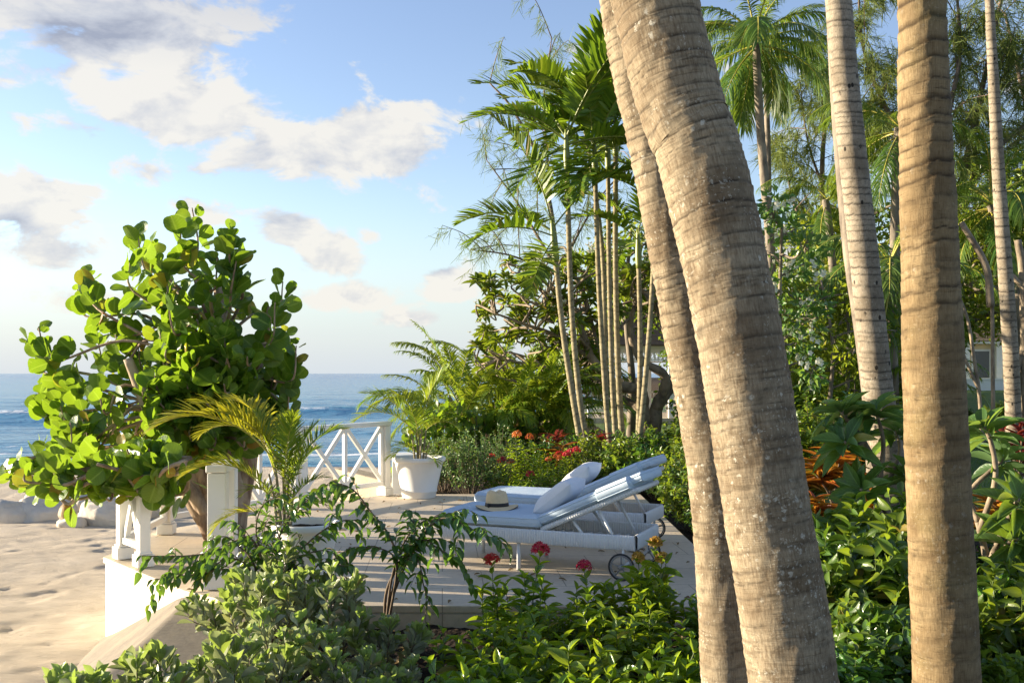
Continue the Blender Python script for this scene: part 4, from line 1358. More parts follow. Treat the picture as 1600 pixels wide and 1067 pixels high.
def sea_grape_tree():
    r = np.random.default_rng(5)
    D = 9.35
    base = at(350, 0, D); base[2] = 0.0
    root = thing('sea_grape_tree', 'round-leaved sea grape tree with gnarled trunk growing at the terrace edge', 'tree', base)
    trunk, crown, dry = MB(), MB(), MB()
    def w2(px, py, d): return at(px, py, d) - base
    # gnarled trunk: several fused stems fanning out from the foot
    stems = [([(338, 860, D), (328, 830, D), (304, 770, D), (272, 705, D - .1), (235, 640, D - .15), (200, 560, D - .2)], [.08, .085, .11, .09, .06, .04]),
             ([(345, 860, D), (336, 800, D + .05), (316, 720, D), (305, 640, D), (290, 560, D + .1), (270, 470, D + .1)], [.10, .12, .13, .10, .07, .045]),
             ([(354, 858, D + .1), (358, 780, D + .15), (350, 700, D + .2), (345, 620, D + .2), (345, 540, D + .2), (340, 440, D + .2)], [.11, .12, .11, .09, .06, .045]),
             ([(364, 852, D + .2), (378, 780, D + .25), (388, 700, D + .3), (395, 620, D + .3), (408, 540, D + .3), (425, 480, D + .3)], [.09, .10, .09, .07, .05, .04]),
             ([(320, 800, D - .05), (300, 770, D - .1), (278, 752, D - .15), (250, 742, D - .25), (190, 735, D - .45), (110, 735, D - .7)], [.08, .075, .06, .05, .04, .025])]
    stems[4][0][3:] = [(250, 740, 8.9), (190, 735, 8.4), (110, 735, 8.2)]
    for pts, rad in stems:
        p = cr([w2(*q) for q in pts], 8)
        rr = np.interp(np.linspace(0, 1, len(p)), np.linspace(0, 1, len(rad)), rad)
        rr2 = rr[:, None] * (1 + .38 * fbm(np.tile(np.cos(np.linspace(0, 2 * PI, 16, endpoint=False)) * 1.5, (len(p), 1)) + pts[0][0], np.repeat(np.linspace(0, 6, len(p))[:, None], 16, 1), 4))
        trunk.tube(p, rr2, 16)
    hubs = [w2(300, 700, D), w2(275, 640, D), w2(340, 620, D + .1), w2(300, 560, D), w2(390, 600, D + .25), w2(340, 540, D + .15)]
    tips = [(300, 325), (283, 350), (214, 362), (205, 400), (232, 378), (362, 362), (372, 392), (340, 395), (442, 440), (430, 470), (463, 540), (446, 520), (140, 428), (120, 448),
            (60, 512), (75, 540), (48, 530), (150, 525), (196, 470), (258, 410), (322, 420), (250, 455), (290, 455), (380, 440), (180, 520), (215, 530), (250, 520),
            (290, 510), (330, 500), (365, 520), (405, 545), (430, 560), (390, 590), (350, 580), (310, 570), (270, 575), (230, 590), (190, 580), (150, 585), (120, 600), (90, 625), (130, 640),
            (165, 650), (200, 640), (240, 650), (275, 640), (300, 640), (330, 640), (452, 605), (440, 622), (110, 690), (150, 700), (190, 700), (225, 700), (255, 690), (60, 690), (90, 655),
            (8, 730), (40, 735), (70, 745), (100, 745), (140, 750), (180, 745), (215, 742), (240, 735), (20, 755), (160, 770), (100, 768), (180, 760), (205, 765), (230, 760), (250, 745), (130, 725), (30, 715), (85, 720), (175, 720), (210, 715), (215, 692), (232, 700), (198, 702), (226, 722), (212, 742), (242, 712), (190, 728), (236, 742), (60, 600), (70, 640), (110, 660), (140, 680), (380, 640), (400, 650), (420, 600)]
    front = [(300, 600), (325, 640), (280, 660), (335, 675), (365, 640), (350, 600), (300, 690), (265, 700), (310, 560), (270, 610), (380, 580), (240, 660), (400, 620), (330, 520), (280, 540), (355, 560), (290, 640), (250, 630)]
    n0 = len(tips)
    tips = tips + front
    for i, (px, py) in enumerate(tips):
        for lay in range(2 if 225 < px < 395 and 450 < py < 690 else 1):
            dd = D + r.uniform(-.55, .75) if lay == 0 else D + r.uniform(-.75, .9)
            if py > 690: dd = (D - .1 - (300 - px) / 300 * .5 if px > 270 else 8.15) + r.uniform(-.25, .3)
            if i >= n0: dd = D - .62 + r.uniform(-.15, .15)
            tx, ty = (px, py) if lay == 0 else (px + r.uniform(-30, 30), py + r.uniform(-25, 25))
            tip = w2(tx, ty, dd)
            # nearest hub below/inside
            hb = min(hubs, key=lambda h: np.linalg.norm((tip - h) * [1, .6, 1]) + (0 if h[2] < tip[2] + .1 else .6))
            if py > 690: hb = w2(max(px + 60, 110) if px < 200 else 290, 740 if px < 200 else 720, dd + .05)
            mid = hb * .5 + tip * .5 + r.normal(0, .07, 3) + np.array([0, 0, -.05])
            pre = (tip + (hb - tip) * np.array([.10, .10, 0]) + np.array([0, 0, -.34]) + r.normal(0, .03, 3)) if py < 690 and i < n0 else hb * .12 + tip * .88 + np.array([0, 0, -.06]) + r.normal(0, .02, 3)
            path = cr([hb, mid, pre, tip], 6)
            Lp = np.sum(np.linalg.norm(np.diff(path, axis=0), axis=1))
            trunk.tube(path, np.linspace(.020, .006, len(path)), 6)
            n = int(np.clip(Lp / .045, 10, 17))
            s0 = max(.12, 1 - .68 / max(Lp, .3))
            grape_leaves(crown, path, r, n, s0, .172 if py < 690 else .15)
            if r.random() < (.35 if py > 600 else .12):
                p, t = sample(path, np.array([r.uniform(.4, .9)]))
                d_ = nrm(r.normal(size=(1, 3)) + [0, 0, -.4])
                dry.leaves(T_ROUND2, p, d_, r.normal(size=(1, 3)), .14, .13)
    trunk.build('trunk', M['grape_bark'], root)
    crown.build('crown', M['grape'], root)
    dry.build('yellowed_leaves', M['grape_dry'], root)
sea_grape_tree()

# ------------------------------------------------------------------ shrubs
def branch_paths(r, n, h, spread, curve=.3, base_r=.05, zpow=1.0, tilt0=.15):
    out = []
    for i in range(n):
        a = i * 2.399 + r.uniform(-.4, .4)
        f = math.sqrt((i + .5) / n)
        hh = h * (1 - .32 * f ** 2) * r.uniform(.8, 1.08)
        e = np.array([math.cos(a) * spread * f, math.sin(a) * spread * f, hh])
        b0 = np.array([math.cos(a) * base_r * f, math.sin(a) * base_r * f, -.04])
        m = b0 * .5 + e * .5 + np.array([math.cos(a), math.sin(a), 0]) * spread * f * curve * .4 + r.normal(0, .03 * h, 3)
        out.append(cr([b0, m, e], 7))
    return out

def mk_silver(seed, h=.80, spread=.50, n=20):
    def f():
        r = np.random.default_rng(seed)
        root = thing('silver_shrub', '', 'shrub')
        st, lf = MB(), MB()
        for path in branch_paths(r, n, h, spread, .35):
            subs = [path]
            for q in range(2):
                s0 = r.uniform(.35, .75)
                p, t = sample(path, np.array([s0]))
                e = p[0] + nrm(t[0] + r.normal(0, .6, 3) + [0, 0, .3]) * r.uniform(.12, .24)
                subs.append(cr([p[0], (p[0] + e) / 2 + r.normal(0, .015, 3), e], 4))
            for k, pth in enumerate(subs):
                st.tube(pth, np.linspace(.006 if k == 0 else .004, .002, len(pth)), 5, cap=False)
                m = 13 if k == 0 else 7
                s = np.concatenate([np.linspace(.35 if k == 0 else .2, .94, m), np.full(7, .985)])
                p, t = sample(pth, s)
                nn = len(s)
                a = np.arange(nn) * 2.4 + r.uniform(0, 6)
                e1 = nrm(np.cross(t, [.3, .2, 1.]))
                e2 = np.cross(t, e1)
                o_ = e1 * np.cos(a)[:, None] + e2 * np.sin(a)[:, None]
                w8 = np.where(s > .95, .75, .35)[:, None] + r.uniform(-.15, .25, (nn, 1))
                d = nrm(o_ + t * w8 * 2.0 + [0, 0, .25] + r.normal(0, .22, (nn, 3)))
                ln = r.uniform(.085, .13, nn) * np.where(s > .95, .85, 1)
                wl = ln * r.uniform(.36, .50, nn)
                up_ = t + r.normal(0, .45, (nn, 3))
                for mi_, sel in ((0, (s <= .86) | (r.random(nn) < .25)), (1, None)):
                    if sel is None: sel = ~prev
                    prev = sel
                    lf.leaves(T_OBO, p[sel], d[sel], up_[sel], ln[sel], wl[sel], mi_)
        st.build('stem', M['stem_brown'], root)
        lf.build('foliage', [M['silver'], M['silver_new']], root)
        return root
    return f

def floret_head(mb, c, up, rad, n, r, mi=0, size=.014):
    up = nrm(np.asarray(up, float))
    d = nrm(r.normal(size=(n * 2, 3)))
    d = d[(d @ up) > -.15][:n]
    pos = np.asarray(c) + d * (rad * r.uniform(.8, 1.05, (len(d), 1)))
    e1 = nrm(np.cross(d, [.3, .5, .8]))
    e2 = np.cross(d, e1)
    for q in range(4):
        a = q * PI / 2
        o_ = e1 * math.cos(a) + e2 * math.sin(a)
        mb.leaves(T_PETAL, pos, nrm(o_ + d * .35), d, size, size * .7, mi)

def mk_ixora(seed, h=.66, spread=.24, n=6, flowers=0, fcol='petal_red', leaf=.135, mat='ixora', frad=.038, nm='ixora_shrub'):
    def f():
        r = np.random.default_rng(seed)
        root = thing(nm, '', 'shrub')
        st, lf = MB(), MB()
        paths = branch_paths(r, n, h, spread, .25, .06)
        order = sorted(range(n), key=lambda i: -paths[i][-1][2])
        heads = order[:flowers]
        subs = []
        for i, p in enumerate(paths):
            subs.append((p, i in heads))
            if r.random() < .8:
                s0 = r.uniform(.3, .6)
                q, t = sample(p, np.array([s0]))
                e = q[0] + nrm(t[0] * .9 + r.normal(0, .5, 3) + [0, 0, .5]) * r.uniform(.14, .26)
                subs.append((cr([q[0], (q[0] + e) / 2 + [0, 0, -.01], e], 4), False))
        for pth, hd in subs:
            st.tube(pth, np.linspace(.0055, .0025, len(pth)), 5, cap=False)
            L = np.sum(np.linalg.norm(np.diff(pth, axis=0), axis=1))
            m = max(4, int(L / .052))
            s = np.linspace(.12, .97, m)
            p, t = sample(pth, s)
            a0 = r.uniform(0, 6)
            e1 = nrm(np.cross(t, [.3, .2, 1.]))
            e2 = np.cross(t, e1)
            for q in (0, PI):
                a = a0 + (np.arange(m) % 2) * PI / 2 + q + r.normal(0, .2, m)
                o_ = e1 * np.cos(a)[:, None] + e2 * np.sin(a)[:, None]
                young = sst(s, .72, 1.0)
                d = nrm(o_ + t * (.45 + .8 * young)[:, None] + r.normal(0, .12, (m, 3)))
                ln = leaf * r.uniform(.8, 1.12, m) * (1 - .35 * young) * (.75 + .25 * sst(s, 0, .3))
                lf.leaves(T_ELL, p, d, t + r.normal(0, .15, (m, 3)), ln, ln * r.uniform(.38, .46, m))
            if hd:
                fb = MB()
                tp = pth[-1] + np.array([0, 0, .02])
                floret_head(fb, tp, (0, 0, 1), frad, 60, r, 0, .018)
                fb.build('flower_head', M[fcol], root)
        st.build('stem', M['stem_green'], root)
        lf.build('foliage', M[mat], root)
        return root
    return f

def mk_bushy(seed, h, spread, n, leaf, mat, tpl=T_ELL_S, ratio=.5, nm='leafy_shrub', per=26, twigs=3, stem='stem_brown'):
    def f():
        r = np.random.default_rng(seed)
        root = thing(nm, '', 'shrub')
        st, lf = MB(), MB()
        for path in branch_paths(r, n, h, spread, .3, .08):
            subs = [path]
            for q in range(twigs):
                p, t = sample(path, np.array([r.uniform(.3, .9)]))
                e = p[0] + nrm(t[0] + r.normal(0, .8, 3) + [0, 0, .2]) * h * r.uniform(.18, .34)
                subs.append(cr([p[0], (p[0] + e) / 2 + r.normal(0, .02, 3), e], 4))
            for k, pth in enumerate(subs):
                st.tube(pth, np.linspace(.007 if k == 0 else .004, .002, len(pth)), 5, cap=False)
                m = per if k == 0 else per // 2 + 2
                s = np.linspace(.25 if k == 0 else .1, 1, m)
                p, t = sample(pth, s)
                a = np.arange(m) * 2.4 + r.uniform(0, 6)
                e1 = nrm(np.cross(t, [.3, .2, 1.]))
                e2 = np.cross(t, e1)
                o_ = e1 * np.cos(a)[:, None] + e2 * np.sin(a)[:, None]
                d = nrm(o_ + t * .5 + r.normal(0, .3, (m, 3)) + [0, 0, .1])
                ln = leaf * r.uniform(.7, 1.15, m)
                lf.leaves(tpl, p, d, nrm(t * .6 + [-.3, 0, .2] + r.normal(0, .6, (m, 3))), ln, ln * ratio * r.uniform(.85, 1.15, m))
        st.build('stem', M[stem], root)
        lf.build('foliage', M[mat], root)
        return root
    return f

def mk_croton(seed, n, ln, wd, mat, h=.3, nm='croton', rise=.5):
    def f():
        r = np.random.default_rng(seed)
        root = thing(nm, '', 'shrub')
        st, lf = MB(), MB()
        heads = 5
        for q in range(heads):
            a = q * 2.4
            e = np.array([math.cos(a) * .16, math.sin(a) * .16, h * r.uniform(.7, 1.2)]) if q else np.array([0, 0, h * 1.2])
            path = cr([(0, 0, -.03), e * .5 + r.normal(0, .02, 3), e], 5)
            st.tube(path, np.linspace(.014, .008, len(path)), 6, cap=False)
            m = n
            s = np.linspace(.4, 1, m)
            p, t = sample(path, s)
            aa = np.arange(m) * 2.4
            o_ = np.stack([np.cos(aa), np.sin(aa), np.zeros(m)], 1)
            d = nrm(o_ + np.array([0, 0, 1.]) * (rise + 1.1 * (s - .4))[:, None] * r.uniform(.6, 1.3, (m, 1)))
            l_ = ln * r.uniform(.7, 1.1, m)
            lf.leaves(T_STRAP, p, d, np.tile([0, 0, 1.], (m, 1)) + r.normal(0, .15, (m, 3)), l_, wd * r.uniform(.8, 1.2, m))
        st.build('stem', M['stem_brown'], root)
        lf.build('foliage', M[mat], root)
        return root
    return f

def rosette(lf, c, up, r, n, ln, wd, tpl=T_ELL, spread=1.0):
    up = nrm(np.asarray(up, float))
    e1 = nrm(np.cross(up, [.31, .52, .1]))
    e2 = np.cross(up, e1)
    a = np.arange(n) * 2.4 + r.uniform(0, 6)
    k = np.linspace(0, 1, n)
    o_ = e1 * np.cos(a)[:, None] + e2 * np.sin(a)[:, None]
    d = nrm(o_ * spread + up * (1.2 * k - .25)[:, None] + r.normal(0, .12, (n, 3)))
    l_ = ln * (1 - .35 * k) * r.uniform(.8, 1.1, n)
    lf.leaves(tpl, np.asarray(c) - up * (.10 * (1 - k))[:, None] + o_ * .015, d, np.tile(up, (n, 1)) + r.normal(0, .15, (n, 3)), l_, wd * r.uniform(.85, 1.15, n))

def frangipani(label, loc, limbs, seed, ln=.27, wd=.075, n=17, rad=.03, flowers=0, cat='shrub', mat='frangi', grp=None):
    """limbs: lists of local points; a rosette at each end"""
    r = np.random.default_rng(seed)
    root = thing('frangipani', label, cat, loc, 0, grp)
    st, lf, fl = MB(), MB(), MB()
    for pts, r0, leafy in limbs:
        p = cr(pts, 7)
        st.tube(p, np.linspace(r0, max(r0 * .55, .009), len(p)) * (1 + .08 * np.sin(np.arange(len(p)) * 2.1)), 9)
        if leafy:
            t = nrm(p[-1] - p[-3])
            rosette(lf, p[-1], nrm(t + [0, 0, .4]), r, n, ln, wd)
            if r.random() < flowers:
                for q in range(7):
                    c = p[-1] + np.array([0, 0, .10]) + r.normal(0, .07, 3)
                    for s_ in range(5):
                        a = s_ * 2 * PI / 5
                        fl.leaves(T_PETAL, [c], [[math.cos(a), math.sin(a), .35]], [[0, 0, 1.]], .05, .035)
    st.build('trunk', M['frangi_bark'], root)
    lf.build('crown', M[mat], root)
    if fl.v: fl.build('blossom', M['petal_white'], root)
    return root

def sea_grape_bush(seed, h, spread, n, size=.15):
    def f():
        r = np.random.default_rng(seed)
        root = thing('sea_grape_bush', '', 'shrub')
        st, lf = MB(), MB()
        for path in branch_paths(r, n, h, spread, .3, .15):
            st.tube(path, np.linspace(.012, .005, len(path)), 6, cap=False)
            grape_leaves(lf, path, r, 16, .3, size)
        st.build('stem', M['stem_brown'], root)
        lf.build('foliage', M['grape'], root)
        return root
    return f

def arching_shrub(label, loc, branches, seed, leaf=.095):
    """glossy shrub with arching branches; drooping leaves in two ranks along side sprays"""
    r = np.random.default_rng(seed)
    root = thing('arching_shrub', label, 'shrub', loc, 0, 'arching dark glossy shrubs at the terrace front')
    st, lf = MB(), MB()
    for pts, r0, s0 in branches:
        p = cr(pts, 8)
        st.tube(p, np.linspace(r0, .003, len(p)), 7, cap=False)
        L = np.sum(np.linalg.norm(np.diff(p, axis=0), axis=1))
        sprays = [(p, s0)]
        for s in np.linspace(s0, .92, max(2, int(L * (1 - s0) / .10))):
            q, t = sample(p, np.array([s]))
            side = nrm(np.cross(t[0], [0, 0, 1.]) * r.choice([-1, 1]) + t[0] * .8 + r.normal(0, .35, 3))
            e = q[0] + side * r.uniform(.14, .30) + np.array([0, 0, r.uniform(-.12, .04)])
            m = (q[0] + e) / 2 + np.array([0, 0, .04])
            sp = cr([q[0], m, e], 5)
            st.tube(sp, np.linspace(.003, .0015, len(sp)), 4, cap=False)
            sprays.append((sp, .1))
        for sp, b0 in sprays:
            Ls = np.sum(np.linalg.norm(np.diff(sp, axis=0), axis=1)) * (1 - b0)
            m = max(4, int(Ls / .03))
            s = np.linspace(b0, 1, m)
            q, t = sample(sp, s)
            sd = nrm(np.cross(t, [0, 0, 1.])) * np.where(np.arange(m) % 2, 1, -1)[:, None]
            d = nrm(sd * .75 + t * .55 + np.array([0, 0, -.55]) + r.normal(0, .22, (m, 3)))
            ln = leaf * r.uniform(.7, 1.1, m)
            lf.leaves(T_DROP, q, d, nrm(np.array([0, 0, 1.]) + sd * .5 + r.normal(0, .25, (m, 3))), ln, ln * r.uniform(.42, .52, m))
    st.build('branches', M['stem_brown'], root)
    lf.build('foliage', M['dark'], root)
    return root

def gz(x, y): return float(garden_z(np.array(float(x)), np.array(float(y))))
def gl(px, d, dz=0.0):
    x = (px - 800) / F * d
    return (x, d, gz(x, d) + dz)

# --- silver shrubs, lower left
K_SIL = Kind([mk_silver(61, .58, .40, 9), mk_silver(62, .40, .34, 7), mk_silver(63, .70, .42, 11)])
SIL = [(430, 6.2, 2, .85, 'silver-green shrub right below the half hidden white pot'), (505, 5.8, 0, .92, 'silver-green shrub bushing out in front of the white pot, paler leaves'),
       (395, 5.7, 0, .90, 'silver-green shrub overhanging the concrete apron'), (285, 4.1, 0, .98, 'silver-green shrub near the bottom edge beside the concrete apron'),
       (600, 5.6, 1, .80, 'small silver-green shrub beside the bare soil patch'), (445, 5.2, 0, .75, 'silver-green shrub at the bottom edge left of the soil'),
       (195, 3.9, 0, .95, 'silver-green shrub near the bottom left corner, over the apron edge'),
       (118, 4.0, 0, .82, 'leftmost silver-green shrub at the bottom picture edge'), (535, 5.0, 1, .80, 'silver-green shrub at the bottom edge below the pale one'),
       (375, 4.9, 1, .95, 'silver-green shrub with broad leaves at the very bottom'), (630, 5.1, 1, .60, 'low silver-green seedling-like shrub edging the dark soil')]
for k, (px, d, v, s, lab) in enumerate(SIL):
    K_SIL(v, gl(px, d), k * 1.3, s, lab, 'silver-green shrubs lower left')

# --- arching dark shrubs at the terrace front
B0 = np.array(gl(602, 6.62))
def rel(px, py, d, b0=B0): return tuple(at(px, py, d) - b0)
arching_shrub('dark glossy shrub with forked stem arching over the paving before the loungers', B0,
              [([(0, 0, 0), rel(605, 920, 6.62), rel(640, 860, 6.6), rel(690, 810, 6.5), rel(740, 828, 6.4), rel(790, 850, 6.35)], .012, .42),
               ([(0, 0, 0), rel(612, 905, 6.6), rel(630, 850, 6.7), rel(660, 815, 6.7), rel(720, 800, 6.8)], .010, .45),
               ([(0.01, 0, 0), rel(620, 890, 6.55), rel(610, 840, 6.5), rel(580, 800, 6.5), rel(552, 765, 6.5), rel(520, 752, 6.5)], .010, .40),
               ([(0, 0, .1), rel(640, 870, 6.6), rel(655, 880, 6.5), rel(662, 915, 6.45), rel(672, 945, 6.4)], .006, .45),
               ([(0, 0, .1), rel(620, 880, 6.6), rel(590, 855, 6.5), rel(566, 858, 6.5)], .006, .45),
               ([(0, 0, .1), rel(650, 850, 6.6), rel(690, 860, 6.4), rel(720, 880, 6.4)], .005, .5),
               ([(0, 0, .1), rel(640, 850, 6.6), rel(650, 825, 6.6), rel(640, 808, 6.6)], .006, .4)], 71)
B1 = np.array(gl(420, 6.55))
def rel1(px, py, d): return tuple(at(px, py, d) - B1)
arching_shrub('dark glossy shrub reaching left over the terrace edge from the pot', B1,
              [([(0, 0, 0), rel1(415, 900, 6.5), rel1(390, 840, 6.5), rel1(340, 860, 6.5), rel1(290, 868, 6.5), rel1(222, 868, 6.5)], .010, .35),
               ([(0, 0, 0), rel1(405, 920, 6.4), rel1(360, 890, 6.4), rel1(300, 898, 6.4), rel1(240, 905, 6.4)], .009, .35),
               ([(0, 0, 0), rel1(430, 880, 6.6), rel1(440, 830, 6.7), rel1(470, 790, 6.7), rel1(520, 750, 6.7)], .010, .35),
               ([(0, 0, 0), rel1(440, 900, 6.5), rel1(470, 870, 6.5), rel1(510, 860, 6.5), rel1(545, 880, 6.5)], .008, .35),
               ([(0, 0, 0), rel1(410, 880, 6.5), rel1(400, 830, 6.6), rel1(410, 790, 6.6), rel1(440, 772, 6.6)], .008, .4),
               ([(0, 0, 0), rel1(395, 900, 6.5), rel1(365, 872, 6.5), rel1(340, 880, 6.45), rel1(312, 905, 6.4)], .008, .3),
               ([(0, 0, 0), rel1(400, 890, 6.5), rel1(370, 850, 6.6), rel1(350, 838, 6.6), rel1(325, 845, 6.6)], .008, .35),
               ([(0, 0, 0), rel1(450, 890, 6.5), rel1(490, 840, 6.6), rel1(530, 815, 6.6), rel1(560, 812, 6.6)], .008, .4)], 72, .085)
B2 = np.array(gl(470, 6.3))
def rel2(px, py, d): return tuple(at(px, py, d) - B2)
arching_shrub('smaller dark shrub wrapping the near pot foot', B2,
              [([(0, 0, 0), rel2(470, 920, 6.3), rel2(450, 870, 6.3), rel2(415, 855, 6.3)], .008, .3),
               ([(0, 0, 0), rel2(480, 920, 6.3), rel2(500, 880, 6.3), rel2(540, 885, 6.3)], .008, .3),
               ([(0, 0, 0), rel2(465, 900, 6.3), rel2(440, 850, 6.3), rel2(430, 815, 6.4)], .007, .3)], 73, .08)

# --- ixora bed in front of the terrace
K_IX = Kind([mk_ixora(81, .42, .22, 6), mk_ixora(82, .28, .20, 6), mk_ixora(83, .56, .12, 3)])
K_IXF = Kind([mk_ixora(84, .56, .11, 4, 1, 'petal_red', frad=.05)])
K_IXO = Kind([mk_ixora(85, .68, .14, 5, 3, 'petal_ochre', frad=.034)])
GI = 'ixora shrubs in the bed before the terrace'
K_IXF(0, gl(836, 6.3), .4, 1.05, 'ixora shrub with one big crimson flower head before the terrace', GI)
K_IXF(0, gl(775, 6.45), 2.3, .92, 'ixora shrub with a crimson flower half hidden at its left, by the arching shrub', GI)
K_IXF(0, gl(916, 6.3), 4.0, .86, 'ixora shrub with a crimson flower low among its leaves, middle of the bed', GI)
K_IXO(0, gl(1015, 6.2), .9, 1.05, 'tall ixora shrub with faded orange flower heads in front of the lounger wheel', GI)
PLAIN = [(930, 5.9, 2, .85), (785, 5.7, 0, .85), (850, 5.5, 0, .85), (985, 5.7, 0, .9), (1070, 5.5, 0, .8), (722, 5.5, 0, .85), (800, 5.2, 1, 1.0), (905, 5.2, 1, 1.05),
         (1020, 5.1, 1, 1.0), (1090, 5.0, 1, .95), (735, 4.95, 1, .95), (860, 4.85, 1, .9), (960, 4.8, 1, .9), (1098, 6.2, 0, .8), (880, 6.1, 0, .75), (1050, 4.7, 1, .9), (1005, 6.0, 2, .8), (968, 6.25, 2, 1.0), (1040, 6.4, 2, .85)]
for k, (px, d, v, s) in enumerate(PLAIN):
    K_IX(v, gl(px, d), k * 1.7, s, 'flowerless glossy ixora shrub in the dark soil bed before the terrace', GI)

# --- planting behind and beside the terrace
K_SG = Kind([sea_grape_bush(91, 1.25, .75, 22), sea_grape_bush(92, 1.1, .8, 22)])
GS = 'sea grape bushes beyond the terrace'
K_SG(0, gl(690, 17.5), 0, 1.0, 'sea grape bush behind the far palm pot', GS)
K_SG(1, gl(760, 18.0), 2, 1.08, 'sea grape bush with upright lit leaves right of the far pot', GS)
K_SG(0, gl(822, 18.8), 4, 1.0, 'sea grape bush next to the red cordyline', GS)
K_SG(1, gl(648, 19.5), 1, .9, 'sea grape bush leftmost against the sea', GS)
K_SM = Kind([mk_bushy(95, .95, .42, 26, .045, 'small', T_ELL_S, .55, 'small_leaf_shrub', 30)])
K_SM(0, gl(735, 13.85), 0, 1.0, 'fine-leaved grey-green shrub close beside the far palm pot', 'fine-leaved shrubs')
K_SM(0, gl(695, 14.6), 2, .9, 'fine-leaved grey-green shrub behind the far pot', 'fine-leaved shrubs')
K_SM(0, gl(790, 15.6), 4, .95, 'fine-leaved shrub behind the red ixoras', 'fine-leaved shrubs')
K_IXB = Kind([mk_ixora(101, .62, .36, 16, 4, 'petal_red', .085, frad=.06), mk_ixora(102, .70, .38, 16, 3, 'petal_orange', .085, frad=.05), mk_ixora(103, .45, .34, 16, 1, 'petal_red', .085, frad=.085)])
GB = 'flowering ixoras behind the loungers'
K_IXB(0, gl(778, 14.1), .3, .85, 'ixora with coral red blooms behind the farther lounger foot', GB)
K_IXB(1, gl(822, 14.8), 1.1, 1.15, 'taller ixora with orange-red blooms behind the loungers', GB)
K_IXB(2, gl(818, 13.55), 2.0, .78, 'low ixora with one large round red bloom by the paving', GB)
K_IXB(0, gl(892, 14.4), 2.8, .95, 'ixora with red blooms under the slender palm stems', GB)
K_IXB(1, gl(860, 13.8), 4.4, .8, 'ixora with few blooms directly behind the pillows', GB)
K_GL = Kind([mk_bushy(105, .85, .50, 30, .085, 'mid', T_ELL_S, .5, 'glossy_shrub', 22), mk_bushy(106, .75, .46, 28, .08, 'dark', T_ELL_S, .55, 'glossy_shrub', 22)])
GG = 'glossy green shrubs around the terrace'
for k, (px, d, v, s, lab) in enumerate([
        (925, 14.9, 0, .95, 'glossy shrub at the foot of the leaning slender palm'), (975, 14.4, 0, .95, 'glossy shrub behind the farther backrest'), (1030, 14.0, 1, 1.0, 'dark glossy shrub right of the backrests'),
        (1075, 13.6, 0, 1.05, 'glossy shrub in the gap between backrest and thick trunks'), (1000, 16.0, 1, 1.1, 'glossy shrub before the pavilion, left half'), (1060, 16.5, 0, 1.15, 'glossy shrub before the pavilion, right half'),
        (1105, 12.2, 1, .9, 'dark shrub hiding behind the slimmer leaning trunk'), (1086, 11.0, 0, .80, 'low glossy shrub beside the lounger wheels'), (1078, 12.5, 0, .9, 'glossy shrub right behind the farther lounger wheels'), (1120, 10.0, 1, .7, 'low dark shrub at the terrace right edge'),
        (870, 15.8, 1, 1.0, 'dark shrub between the cordylines'), (1100, 14.5, 0, 1.1, 'glossy shrub behind the thick trunks'), (930, 17.0, 1, 1.1, 'dark shrub behind the slender palm feet')]):
    K_GL(v, gl(px, d), k * 1.9, s, lab, GG)
K_CR = Kind([mk_croton(111, 12, .27, .05, 'croton_r', .38, 'cordyline', .9), mk_croton(112, 14, .38, .05, 'croton_o', .32, 'croton')])
K_CR(0, gl(868, 16.0, .35), 0, .85, 'dark red cordyline left of the slender palm stems', 'coloured-leaf plants')
K_CR(0, gl(935, 16.0, .35), 1, .8, 'dark red cordyline among the slender palm stems', 'coloured-leaf plants')
K_CR(1, gl(880, 15.4, .25), 2, .85, 'rusty croton below the left cordyline', 'coloured-leaf plants')
K_CR(1, gl(1300, 11.6, .30), 0, 1.25, 'orange croton clump just right of the thickest trunk', 'coloured-leaf plants')
K_CR(1, gl(1268, 12.4, .15), 3, .9, 'yellow and orange croton touching the thickest trunk edge', 'coloured-leaf plants')
K_CR(1, gl(1395, 10.0, .2), 1, 1.0, 'orange croton left of the tan upright trunk', 'coloured-leaf plants')
K_CR(1, gl(1555, 9.6, .1), 2, 1.0, 'orange croton right of the tan upright trunk', 'coloured-leaf plants')
K_CR(1, gl(1345, 9.4, .15), 3, .85, 'orange croton below the broad-leaved frangipani', 'coloured-leaf plants')
K_CR(1, gl(1270, 10.4, .1), 4, .8, 'small rusty croton beside the garden lamp', 'coloured-leaf plants')
K_CR(1, gl(1598, 8.4, .2), 5, .8, 'orange croton half cut by the right picture edge', 'coloured-leaf plants')
K_CR(0, gl(1592, 13.0, .4), 2, 1.3, 'dark red cordyline at the right picture edge', 'coloured-leaf plants')

